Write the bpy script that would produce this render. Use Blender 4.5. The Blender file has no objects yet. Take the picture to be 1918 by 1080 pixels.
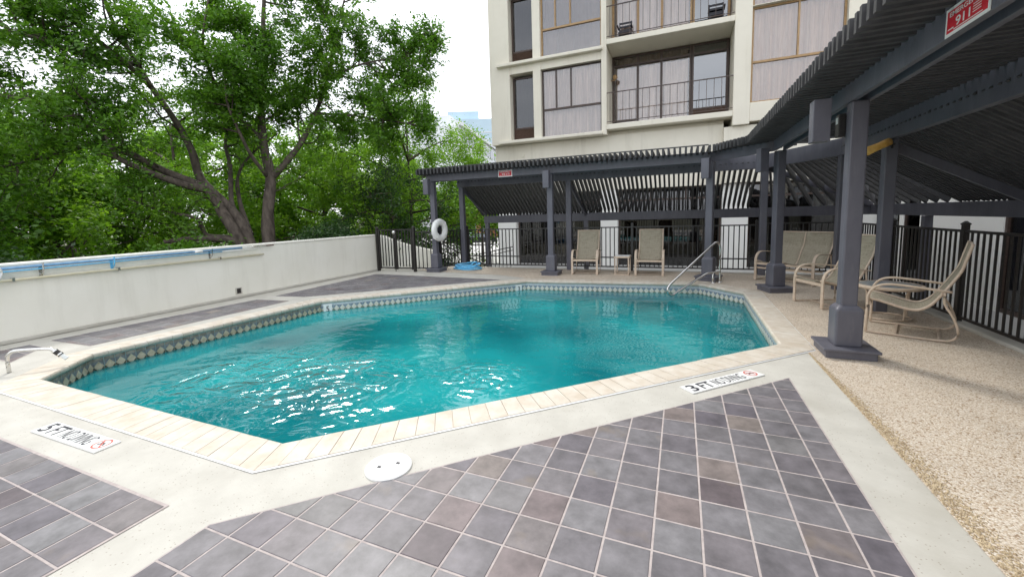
import bpy, bmesh, math, random
import numpy as np
from mathutils import Vector, Matrix
from mathutils.geometry import tessellate_polygon
S = bpy.context.scene
COL = S.collection
R = math.radians

# ------------------------------------------------------------------ camera
cd = bpy.data.cameras.new('camera'); cam = bpy.data.objects.new('camera', cd); COL.objects.link(cam)
cd.sensor_fit = 'HORIZONTAL'; cd.sensor_width = 36; cd.lens = 14.4554; cd.shift_x = .0033; cd.shift_y = -.02754; cd.clip_start = .05; cd.clip_end = 3000
Fw = Vector((-.38578581, .91625479, -.10791883)); Rt = Vector((.92248122, .38487565, -.02998562)); Up = Vector((-.01406087, .11112112, .99370740))
M = Matrix((Rt, Up, -Fw)).transposed().to_4x4(); M.translation = Vector((.31018711, -2.82429165, 1.49660870)); cam.matrix_world = M
S.camera = cam
# ------------------------------------------------------------------ sky and sun
SUN_EL, SUN_AZ = 48, 314          # azimuth clockwise from +Y
W = bpy.data.worlds.new('World'); S.world = W; W.use_nodes = True
nt = W.node_tree; nt.nodes.clear()
def wn(t, **k):
    n = nt.nodes.new(t)
    for a, v in k.items(): setattr(n, a, v)
    return n
sky = wn('ShaderNodeTexSky', sky_type='NISHITA', sun_disc=False, sun_elevation=R(SUN_EL), sun_rotation=R(SUN_AZ), altitude=200, air_density=1.2, dust_density=2.5)
tc = wn('ShaderNodeTexCoord'); mp = wn('ShaderNodeMapping'); mp.inputs['Scale'].default_value = (1, 1, 2.2)
no = wn('ShaderNodeTexNoise'); no.inputs['Scale'].default_value = 2.3; no.inputs['Detail'].default_value = 6; no.inputs['Roughness'].default_value = .55
rp = wn('ShaderNodeValToRGB'); rp.color_ramp.elements[0].position = .36; rp.color_ramp.elements[0].color = (.66, .66, .66, 1); rp.color_ramp.elements[1].position = .60; rp.color_ramp.elements[1].color = (.97, .97, .97, 1)
mx = wn('ShaderNodeMix', data_type='RGBA'); mx.inputs[7].default_value = (10.6, 10.9, 11.4, 1)
bg = wn('ShaderNodeBackground'); bg.inputs['Strength'].default_value = .10; wo = wn('ShaderNodeOutputWorld')
L = nt.links.new
L(tc.outputs['Generated'], mp.inputs[0]); L(mp.outputs[0], no.inputs['Vector']); L(no.outputs['Fac'], rp.inputs[0])
L(rp.outputs[0], mx.inputs[0]); L(sky.outputs[0], mx.inputs[6]); L(mx.outputs[2], bg.inputs[0]); L(bg.outputs[0], wo.inputs[0])
sd = bpy.data.lights.new('sun', 'SUN'); sd.energy = 1.4; sd.angle = R(13); sd.color = (1, .965, .9)
sun = bpy.data.objects.new('sun', sd); COL.objects.link(sun)
sv = Vector((math.sin(R(SUN_AZ))*math.cos(R(SUN_EL)), math.cos(R(SUN_AZ))*math.cos(R(SUN_EL)), math.sin(R(SUN_EL))))
sun.rotation_euler = sv.to_track_quat('Z', 'Y').to_euler(); sun.location = (0, -5, 20)
S.view_settings.view_transform = 'Standard'; S.view_settings.look = 'None'; S.view_settings.exposure = .76; S.view_settings.gamma = 1
S.render.engine = 'CYCLES'; S.render.resolution_x = 1024; S.render.resolution_y = 576
S.cycles.max_bounces = 8; S.cycles.transparent_max_bounces = 16; S.cycles.caustics_reflective = False; S.cycles.caustics_refractive = False

# ------------------------------------------------------------------ materials
def mat(name, c1, c2=None, rough=.6, scale=8., detail=5., bump=0., bscale=60., metal=0., spec=.5, contrast=(.35, .65), obj_rand=False, speck=None, stretch=None, coord='Object', stain=None):
    m = bpy.data.materials.new(name); m.use_nodes = True; t = m.node_tree; b = t.nodes['Principled BSDF']; l = t.links.new
    def N(k, **kw):
        n = t.nodes.new(k)
        for a, v in kw.items(): setattr(n, a, v)
        return n
    b.inputs['Roughness'].default_value = rough; b.inputs['Metallic'].default_value = metal; b.inputs['Specular IOR Level'].default_value = spec
    co = N('ShaderNodeTexCoord'); vec = co.outputs[coord]
    if stretch:
        q = N('ShaderNodeMapping'); q.inputs['Scale'].default_value = stretch; l(vec, q.inputs[0]); vec = q.outputs[0]
    if obj_rand:
        oi = N('ShaderNodeObjectInfo'); mu = N('ShaderNodeMath', operation='MULTIPLY'); mu.inputs[1].default_value = 57.
        l(oi.outputs['Random'], mu.inputs[0]); ad = N('ShaderNodeVectorMath', operation='ADD'); l(vec, ad.inputs[0]); l(mu.outputs[0], ad.inputs[1]); vec = ad.outputs[0]
    col = None
    if c2 is not None:
        n1 = N('ShaderNodeTexNoise'); n1.inputs['Scale'].default_value = scale; n1.inputs['Detail'].default_value = detail; n1.inputs['Roughness'].default_value = .6; l(vec, n1.inputs['Vector'])
        r = N('ShaderNodeValToRGB'); r.color_ramp.elements[0].position, r.color_ramp.elements[1].position = contrast
        r.color_ramp.elements[0].color = (*c1, 1); r.color_ramp.elements[1].color = (*c2, 1); l(n1.outputs['Fac'], r.inputs[0]); col = r.outputs[0]
    if speck:      # (colour, scale, threshold)
        n2 = N('ShaderNodeTexVoronoi'); n2.inputs['Scale'].default_value = speck[1]; l(vec, n2.inputs['Vector'])
        r2 = N('ShaderNodeValToRGB'); r2.color_ramp.elements[0].position = speck[2]; r2.color_ramp.elements[1].position = speck[2] + .06
        r2.color_ramp.elements[0].color = (1, 1, 1, 1); r2.color_ramp.elements[1].color = (0, 0, 0, 1); l(n2.outputs['Distance'], r2.inputs[0])
        gt = N('ShaderNodeMath', operation='GREATER_THAN'); gt.inputs[1].default_value = speck[3] if len(speck) > 3 else .6
        sx = N('ShaderNodeSeparateColor'); l(n2.outputs['Color'], sx.inputs[0]); l(sx.outputs[0], gt.inputs[0])
        mm = N('ShaderNodeMath', operation='MULTIPLY'); l(r2.outputs[0], mm.inputs[0]); l(gt.outputs[0], mm.inputs[1])
        x = N('ShaderNodeMix', data_type='RGBA'); l(mm.outputs[0], x.inputs[0]); x.inputs[7].default_value = (*speck[0], 1)
        if col is not None: l(col, x.inputs[6])
        else: x.inputs[6].default_value = (*c1, 1)
        col = x.outputs[2]
    if stain:      # (colour, scale, lo, hi, strength, stretch)
        q = N('ShaderNodeMapping'); q.inputs['Scale'].default_value = stain[5]; l(co.outputs[coord], q.inputs[0]); n5 = N('ShaderNodeTexNoise'); n5.inputs['Scale'].default_value = stain[1]; n5.inputs['Detail'].default_value = 7; n5.inputs['Roughness'].default_value = .65; l(q.outputs[0], n5.inputs['Vector'])
        m5 = N('ShaderNodeMapRange'); m5.inputs[1].default_value = stain[2]; m5.inputs[2].default_value = stain[3]; m5.inputs[3].default_value = 0; m5.inputs[4].default_value = stain[4]; l(n5.outputs['Fac'], m5.inputs[0])
        x5 = N('ShaderNodeMix', data_type='RGBA'); l(m5.outputs[0], x5.inputs[0]); x5.inputs[7].default_value = (*stain[0], 1)
        if col is not None: l(col, x5.inputs[6])
        else: x5.inputs[6].default_value = (*c1, 1)
        col = x5.outputs[2]
    if col is not None: l(col, b.inputs['Base Color'])
    else: b.inputs['Base Color'].default_value = (*c1, 1)
    if bump:
        n3 = N('ShaderNodeTexNoise'); n3.inputs['Scale'].default_value = bscale; n3.inputs['Detail'].default_value = 4; l(vec, n3.inputs['Vector'])
        bp = N('ShaderNodeBump'); bp.inputs['Strength'].default_value = bump; bp.inputs['Distance'].default_value = .01; l(n3.outputs['Fac'], bp.inputs['Height']); l(bp.outputs[0], b.inputs['Normal'])
    return m
MT = {}
MT['concrete'] = mat('pale concrete', (.465, .445, .395), (.55, .53, .475), .75, 3., 8, .12, 90, speck=((.34, .30, .25), 55, .16, .66), stain=((.36, .33, .27), .9, .50, .78, .55, (1, 1, 1)))
MT['pebble'] = mat('exposed aggregate', (.56, .47, .36), (.68, .60, .49), .7, 5, 6, .5, 120, speck=((.27, .21, .15), 60, .28, .70))
def pebblemat():
    m = bpy.data.materials.new('exposed aggregate'); m.use_nodes = True; t = m.node_tree; b = t.nodes['Principled BSDF']; l = t.links.new
    co = t.nodes.new('ShaderNodeTexCoord'); v = t.nodes.new('ShaderNodeTexVoronoi'); v.inputs['Scale'].default_value = 115; v.inputs['Randomness'].default_value = 1; l(co.outputs['Object'], v.inputs['Vector'])
    sp = t.nodes.new('ShaderNodeSeparateColor'); l(v.outputs['Color'], sp.inputs[0]); r = t.nodes.new('ShaderNodeValToRGB'); e = r.color_ramp.elements; r.color_ramp.interpolation = 'CONSTANT'
    e[0].position = 0; e[0].color = (.40, .30, .21, 1); e[1].position = .10; e[1].color = (.60, .50, .39, 1)
    for p, c in ((.24, (.72, .645, .555)), (.45, (.79, .735, .66)), (.62, (.69, .60, .50)), (.74, (.76, .69, .60)), (.92, (.50, .41, .32)), (.96, (.82, .78, .71))): q = e.new(p); q.color = (*c, 1)
    l(sp.outputs[0], r.inputs[0]); n = t.nodes.new('ShaderNodeTexNoise'); n.inputs['Scale'].default_value = 1.7; n.inputs['Detail'].default_value = 6; l(co.outputs['Object'], n.inputs['Vector'])
    d = t.nodes.new('ShaderNodeValToRGB'); d.color_ramp.elements[0].position = .12; d.color_ramp.elements[0].color = (1, 1, 1, 1); d.color_ramp.elements[1].position = .62; d.color_ramp.elements[1].color = (.72, .67, .60, 1); l(v.outputs['Distance'], d.inputs[0])
    x = t.nodes.new('ShaderNodeMix'); x.data_type = 'RGBA'; x.blend_type = 'MULTIPLY'; x.inputs[0].default_value = 1; l(r.outputs[0], x.inputs[6]); l(d.outputs[0], x.inputs[7])
    mr = t.nodes.new('ShaderNodeMapRange'); mr.inputs[1].default_value = .3; mr.inputs[2].default_value = .7; mr.inputs[3].default_value = .90; mr.inputs[4].default_value = 1.08; l(n.outputs['Fac'], mr.inputs[0]); hs = t.nodes.new('ShaderNodeHueSaturation'); l(mr.outputs[0], hs.inputs['Value']); l(x.outputs[2], hs.inputs['Color']); l(hs.outputs[0], b.inputs['Base Color'])
    b.inputs['Roughness'].default_value = .65; bp = t.nodes.new('ShaderNodeBump'); bp.invert = True; bp.inputs['Strength'].default_value = .6; bp.inputs['Distance'].default_value = .004; l(v.outputs['Distance'], bp.inputs['Height']); l(bp.outputs[0], b.inputs['Normal']); return m
MT['pebble'] = pebblemat()  # pale pinkish beige stones
MT['grout'] = mat('tile grout', (.38, .325, .31), (.50, .44, .415), .85, 20, 5, .15, 150)
MT['coping'] = mat('cream coping stone', (.54, .465, .37), (.645, .595, .515), .6, 6, 6, .15, 70, obj_rand=True)
MT['plaster'] = mat('cream painted plaster', (.80, .78, .69), (.85, .83, .75), .8, 1.3, 8, .12, 60, stain=((.48, .45, .37), 1.6, .52, .80, .30, (1, 2.2, .25)))
MT['bwall'] = mat('white stucco', (.76, .715, .61), (.82, .775, .67), .8, .8, 8, .1, 60, stain=((.46, .42, .33), 1.1, .54, .82, .5, (2.2, 1, .22)))
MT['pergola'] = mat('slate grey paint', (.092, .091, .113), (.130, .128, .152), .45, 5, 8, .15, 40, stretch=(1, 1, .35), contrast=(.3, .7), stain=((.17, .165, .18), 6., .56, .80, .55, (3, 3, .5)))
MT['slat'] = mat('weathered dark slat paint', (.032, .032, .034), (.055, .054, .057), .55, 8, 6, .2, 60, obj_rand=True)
MT['fence'] = mat('black powder coat', (.014, .012, .011), (.024, .021, .019), .38, 30, 3)
MT['frame'] = mat('tan powder coat', (.56, .44, .33), (.64, .52, .41), .42, 18, 4)
MT['steel'] = mat('stainless steel', (.62, .61, .58), (.72, .71, .69), .16, 40, 3, metal=1)
MT['white'] = mat('white plastic', (.80, .80, .78), (.86, .86, .84), .4, 12, 4)
MT['blue'] = mat('blue hose vinyl', (.10, .42, .72), (.17, .55, .84), .35, 15, 3)
MT['pole'] = mat('blue anodised pole', (.14, .30, .50), (.22, .40, .60), .3, 12, 3)
MT['pvc'] = mat('cream pvc', (.68, .63, .44), (.74, .69, .52), .4, 6, 3)
MT['red'] = mat('sign red', (.62, .015, .03), (.68, .03, .05), .4, 20, 3)
MT['black'] = mat('black print', (.02, .02, .03), None, .5)
MT['redline'] = mat('red print', (.60, .12, .09), None, .5)
MT['ceramic'] = mat('white ceramic plate', (.78, .78, .76), (.84, .84, .82), .35, 15, 4)
MT['bark'] = mat('bark', (.045, .034, .027), (.135, .108, .088), .9, 7, 8, 1., 22, stretch=(1, 1, .35))
MT['twig'] = mat('twig bark', (.05, .036, .027), (.10, .078, .06), .9, 9, 4)
MT['bronze'] = mat('bronze window frame', (.055, .035, .028), (.085, .056, .045), .4, 20, 4)
MT['brass'] = mat('tan anodised frame', (.36, .22, .10), (.45, .29, .14), .45, 12, 4)
MT['louver'] = mat('brown louver', (.10, .058, .043), (.16, .10, .075), .6, 20, 4)
MT['curtain'] = mat('sheer curtain', (.66, .565, .50), (.90, .82, .73), .9, 3, 4, stretch=(6, 6, .4))
MT['warmcurtain'] = mat('warm beige curtain', (.70, .53, .40), (.90, .74, .59), .9, 3, 4, stretch=(6, 6, .4))
MT['drape'] = mat('brown drape', (.14, .095, .06), (.24, .17, .11), .9, 4, 4, stretch=(6, 6, .4))
MT['blind'] = mat('taupe roller blind', (.20, .165, .14), (.25, .21, .18), .9, 3, 4)
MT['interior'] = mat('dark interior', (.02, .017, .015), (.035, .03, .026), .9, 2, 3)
MT['soil'] = mat('leaf litter ground', (.055, .05, .03), (.10, .10, .05), .95, .35, 8, .3, 4)
MT['asphalt'] = mat('pale concrete paving', (.44, .43, .41), (.52, .51, .49), .85, .5, 8, .1, 30)
MT['amber'] = mat('amber lamp housing', (.62, .34, .07), (.72, .43, .11), .4, 15, 3)
MT['tyre'] = mat('rubber', (.02, .02, .02), None, .8)
MT['carpaint'] = mat('dark car paint', (.02, .024, .03), None, .2)
MT['carwhite'] = mat('pale blue car paint', (.50, .60, .68), None, .25)
MT['brick'] = mat('red brick wall', (.42, .13, .09), (.52, .20, .14), .85, 2, 6)
MT['farwhite'] = mat('far white cladding', (.74, .76, .80), (.80, .82, .85), .7, .1, 3)
MT['farglass'] = mat('far dark window', (.16, .17, .22), (.24, .25, .31), .2, .2, 3)
MT['fartower'] = mat('washed out far glass', (.52, .68, .80), (.62, .77, .88), .25, .05, 3)  # haze and washed-out distance painted in as pale colour
MT['tileblue'] = mat('glazed blue grey tile', (.17, .22, .29), (.30, .35, .40), .2, 25, 3, obj_rand=True)
MT['tilecream'] = mat('glazed cream tile', (.62, .60, .50), (.74, .73, .66), .2, 25, 3, obj_rand=True)
MT['tiledark'] = mat('glazed olive tile', (.20, .20, .14), (.32, .31, .22), .2, 25, 3, obj_rand=True)
MT['basin'] = mat('pool plaster', (.30, .52, .52), (.38, .60, .59), .8, 2, 5)
MT['rope'] = mat('dark rope', (.02, .02, .03), None, .9)

def slate():
    m = bpy.data.materials.new('slate tile'); m.use_nodes = True; t = m.node_tree; b = t.nodes['Principled BSDF']; l = t.links.new
    oi = t.nodes.new('ShaderNodeObjectInfo'); r = t.nodes.new('ShaderNodeValToRGB'); r.color_ramp.interpolation = 'LINEAR'
    pal = [(0, (.115, .103, .118)), (.16, (.143, .133, .142)), (.32, (.176, .168, .176)), (.46, (.154, .138, .147)), (.6, (.190, .184, .190)), (.72, (.128, .114, .128)), (.84, (.168, .162, .162)), (.93, (.158, .122, .124)), (.975, (.215, .186, .166)), (1, (.098, .078, .088))]
    e = r.color_ramp.elements; e[0].position = 0; e[0].color = (*pal[0][1], 1); e[1].position = 1; e[1].color = (*pal[-1][1], 1)
    for p, c in pal[1:-1]: q = e.new(p); q.color = (*c, 1)
    l(oi.outputs['Random'], r.inputs[0])
    co = t.nodes.new('ShaderNodeTexCoord'); mu = t.nodes.new('ShaderNodeMath'); mu.operation = 'MULTIPLY'; mu.inputs[1].default_value = 91; l(oi.outputs['Random'], mu.inputs[0])
    ad = t.nodes.new('ShaderNodeVectorMath'); l(co.outputs['Object'], ad.inputs[0]); l(mu.outputs[0], ad.inputs[1])
    n = t.nodes.new('ShaderNodeTexNoise'); n.inputs['Scale'].default_value = 9; n.inputs['Detail'].default_value = 7; n.inputs['Roughness'].default_value = .65; l(ad.outputs[0], n.inputs['Vector'])
    hs = t.nodes.new('ShaderNodeHueSaturation'); mr = t.nodes.new('ShaderNodeMapRange'); mr.inputs[1].default_value = .3; mr.inputs[2].default_value = .7; mr.inputs[3].default_value = .66; mr.inputs[4].default_value = 1.32
    l(n.outputs['Fac'], mr.inputs[0]); l(mr.outputs[0], hs.inputs['Value']); l(r.outputs[0], hs.inputs['Color'])
    n2 = t.nodes.new('ShaderNodeTexNoise'); n2.inputs['Scale'].default_value = 3.5; n2.inputs['Detail'].default_value = 3; l(ad.outputs[0], n2.inputs['Vector'])
    rr = t.nodes.new('ShaderNodeValToRGB'); rr.color_ramp.elements[0].position = .66; rr.color_ramp.elements[1].position = .78; l(n2.outputs['Fac'], rr.inputs[0])
    mm = t.nodes.new('ShaderNodeMath'); mm.operation = 'MULTIPLY'; mm.inputs[1].default_value = .5; l(rr.outputs[0], mm.inputs[0])
    x = t.nodes.new('ShaderNodeMix'); x.data_type = 'RGBA'; l(mm.outputs[0], x.inputs[0]); l(hs.outputs[0], x.inputs[6]); x.inputs[7].default_value = (.24, .185, .13, 1); l(x.outputs[2], b.inputs['Base Color'])
    b.inputs['Roughness'].default_value = .5
    bp = t.nodes.new('ShaderNodeBump'); bp.inputs['Strength'].default_value = .25; bp.inputs['Distance'].default_value = .004; l(n.outputs['Fac'], bp.inputs['Height']); l(bp.outputs[0], b.inputs['Normal'])
    return m
MT['slate'] = slate()

def leafmat(name, ca, cb, cc):
    m = bpy.data.materials.new(name); m.use_nodes = True; t = m.node_tree; t.nodes.clear(); l = t.links.new
    g = t.nodes.new('ShaderNodeNewGeometry'); r = t.nodes.new('ShaderNodeValToRGB'); e = r.color_ramp.elements
    e[0].color = (*ca, 1); e[1].color = (*cc, 1); q = e.new(.5); q.color = (*cb, 1)
    n = t.nodes.new('ShaderNodeTexNoise'); n.inputs['Scale'].default_value = .55; n.inputs['Detail'].default_value = 2; co = t.nodes.new('ShaderNodeTexCoord'); l(co.outputs['Object'], n.inputs['Vector'])
    a = t.nodes.new('ShaderNodeMath'); a.operation = 'MULTIPLY'; a.inputs[1].default_value = .5; l(g.outputs['Random Per Island'], a.inputs[0])
    s = t.nodes.new('ShaderNodeMath'); s.operation = 'MULTIPLY_ADD'; s.inputs[1].default_value = 1.5; s.inputs[2].default_value = -.5; l(n.outputs['Fac'], s.inputs[0])
    ad = t.nodes.new('ShaderNodeMath'); l(a.outputs[0], ad.inputs[0]); l(s.outputs[0], ad.inputs[1]); l(ad.outputs[0], r.inputs[0])
    d = t.nodes.new('ShaderNodeBsdfDiffuse'); tr = t.nodes.new('ShaderNodeBsdfTranslucent'); gl = t.nodes.new('ShaderNodeBsdfGlossy'); gl.inputs['Roughness'].default_value = .45
    l(r.outputs[0], d.inputs[0]); l(r.outputs[0], tr.inputs[0])
    m1 = t.nodes.new('ShaderNodeMixShader'); m1.inputs[0].default_value = .5; l(d.outputs[0], m1.inputs[1]); l(tr.outputs[0], m1.inputs[2])
    m2 = t.nodes.new('ShaderNodeMixShader'); m2.inputs[0].default_value = .04; l(m1.outputs[0], m2.inputs[1]); l(gl.outputs[0], m2.inputs[2])
    o = t.nodes.new('ShaderNodeOutputMaterial'); l(m2.outputs[0], o.inputs[0]); return m
MT['leaf'] = leafmat('mid green leaf', (.045, .130, .008), (.110, .270, .014), (.215, .42, .028))
MT['leafb'] = leafmat('yellow green leaf', (.09, .22, .010), (.19, .40, .016), (.33, .54, .04))
MT['leafd'] = leafmat('deep green leaf', (.022, .055, .016), (.045, .11, .025), (.09, .20, .04))

def glassmat(name, tint, refl=.35):
    m = bpy.data.materials.new(name); m.use_nodes = True; t = m.node_tree; t.nodes.clear(); l = t.links.new
    tr = t.nodes.new('ShaderNodeBsdfTransparent'); tr.inputs[0].default_value = (*tint, 1); gl = t.nodes.new('ShaderNodeBsdfGlossy'); gl.inputs['Roughness'].default_value = .02; gl.inputs[0].default_value = (.9, .92, .95, 1)
    f = t.nodes.new('ShaderNodeFresnel'); f.inputs[0].default_value = 1.55; a = t.nodes.new('ShaderNodeMath'); a.inputs[1].default_value = refl; l(f.outputs[0], a.inputs[0])
    mx = t.nodes.new('ShaderNodeMixShader'); l(a.outputs[0], mx.inputs[0]); l(tr.outputs[0], mx.inputs[1]); l(gl.outputs[0], mx.inputs[2])
    o = t.nodes.new('ShaderNodeOutputMaterial'); l(mx.outputs[0], o.inputs[0]); return m
MT['glass'] = glassmat('window glass', (.95, .91, .89), .08)
MT['glassr'] = glassmat('reflective glass', (.22, .22, .24), .20)
MT['wingwall'] = mat('bright white paint', (.84, .83, .79), (.88, .87, .84), .8, 1.2, 6)
MT['glassd'] = glassmat('tinted glass', (.42, .40, .40), .05)

def sling():
    m = bpy.data.materials.new('woven sling fabric'); m.use_nodes = True; t = m.node_tree; b = t.nodes['Principled BSDF']; l = t.links.new
    co = t.nodes.new('ShaderNodeTexCoord'); cols = []
    for sc in ((1.5, 60, 60), (90, 3, 3)):
        mp = t.nodes.new('ShaderNodeMapping'); mp.inputs['Scale'].default_value = sc; l(co.outputs['Object'], mp.inputs[0])
        n = t.nodes.new('ShaderNodeTexNoise'); n.inputs['Scale'].default_value = 3; n.inputs['Detail'].default_value = 3; l(mp.outputs[0], n.inputs['Vector']); cols.append(n.outputs['Fac'])
    a = t.nodes.new('ShaderNodeMath'); l(cols[0], a.inputs[0]); l(cols[1], a.inputs[1]); r = t.nodes.new('ShaderNodeValToRGB')
    r.color_ramp.elements[0].position = .7; r.color_ramp.elements[0].color = (.155, .132, .088, 1); r.color_ramp.elements[1].position = 1.; r.color_ramp.elements[1].color = (.37, .33, .25, 1); 
    l(a.outputs[0], r.inputs[0]); l(r.outputs[0], b.inputs['Base Color']); b.inputs['Roughness'].default_value = .8; return m
MT['sling'] = sling()

WZ = -.20
def watermat():
    m = bpy.data.materials.new('pool water'); m.use_nodes = True; t = m.node_tree; t.nodes.clear(); l = t.links.new
    def N(k, **kw):
        n = t.nodes.new(k)
        for a, v in kw.items(): setattr(n, a, v)
        return n
    co = N('ShaderNodeTexCoord'); V = co.outputs['Object']
    def math_(op, a, b=None):
        n = N('ShaderNodeMath', operation=op)
        for i, x in enumerate((a, b)):
            if x is None: continue
            if isinstance(x, (int, float)): n.inputs[i].default_value = x
            else: l(x, n.inputs[i])
        return n.outputs[0]
    def noise(sc, det, rough=.5, stretch=(1, 1, 1), dist=0):
        mp = N('ShaderNodeMapping'); mp.inputs['Scale'].default_value = stretch; l(V, mp.inputs[0])
        n = N('ShaderNodeTexNoise'); n.inputs['Scale'].default_value = sc; n.inputs['Detail'].default_value = det; n.inputs['Roughness'].default_value = rough; n.inputs['Distortion'].default_value = dist; l(mp.outputs[0], n.inputs['Vector']); return n.outputs['Fac']
    def blob(cx, cy, r0, r1):     # 1 near a return jet, 0 away from it
        s = N('ShaderNodeVectorMath', operation='DISTANCE'); l(V, s.inputs[0]); s.inputs[1].default_value = (cx, cy, 0)
        mr = N('ShaderNodeMapRange', interpolation_type='SMOOTHSTEP'); mr.inputs[1].default_value = r0; mr.inputs[2].default_value = r1; mr.inputs[3].default_value = 1; mr.inputs[4].default_value = 0; l(s.outputs['Value'], mr.inputs[0]); return mr.outputs[0], s.outputs['Value']
    h = math_('MULTIPLY', noise(1.3, 2), .020)
    h = math_('ADD', h, math_('MULTIPLY', noise(4.2, 2, .45, (1, 1.6, 1), .5), .0050))
    # circular waves and chop round the return jets
    b1, d1 = blob(-1.62, .90, .18, .72); b2, d2 = blob(-2.95, .25, .2, 1.3); b3, _ = blob(-4.1, .15, .3, 1.35)
    for b, d, f, amp in ((b1, d1, 62., .0040), (b2, d2, 48., .0030)):
        ring = math_('SINE', math_('MULTIPLY', math_('ADD', d, math_('MULTIPLY', noise(4, 2), .12)), f)); h = math_('ADD', h, math_('MULTIPLY', math_('MULTIPLY', ring, b), amp))
    ch = noise(3.0, 2, .40, (1, 1.15, 1), 1.7)
    h = math_('ADD', h, math_('MULTIPLY', math_('MULTIPLY', ch, math_('ADD', math_('ADD', math_('MULTIPLY', b1, .9), math_('MULTIPLY', b2, 1.1)), math_('ADD', math_('MULTIPLY', b3, 1.1), .03))), .066))
    bp = N('ShaderNodeBump'); bp.inputs['Strength'].default_value = 1; bp.inputs['Distance'].default_value = 1.; l(h, bp.inputs['Height'])
    fr = N('ShaderNodeFresnel'); fr.inputs[0].default_value = 1.72; l(bp.outputs[0], fr.inputs['Normal'])
    gl = N('ShaderNodeBsdfGlossy'); gl.inputs['Roughness'].default_value = .055; l(bp.outputs[0], gl.inputs['Normal'])
    tr = N('ShaderNodeBsdfTransparent'); tr.inputs[0].default_value = (.20, .74, .77, 1)
    df = N('ShaderNodeBsdfDiffuse'); rr = N('ShaderNodeValToRGB'); rr.color_ramp.elements[0].color = (.004, .22, .255, 1); rr.color_ramp.elements[1].color = (.020, .52, .54, 1)
    rr.color_ramp.elements[0].position = .35; rr.color_ramp.elements[1].position = .65; l(noise(.55, 2), rr.inputs[0]); l(rr.outputs[0], df.inputs[0])
    mb = N('ShaderNodeMixShader'); mb.inputs[0].default_value = .60; l(tr.outputs[0], mb.inputs[1]); l(df.outputs[0], mb.inputs[2])
    ms = N('ShaderNodeMixShader'); l(fr.outputs[0], ms.inputs[0]); l(mb.outputs[0], ms.inputs[1]); l(gl.outputs[0], ms.inputs[2])
    o = N('ShaderNodeOutputMaterial'); l(ms.outputs[0], o.inputs[0]); return m
MT['water'] = watermat()

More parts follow.
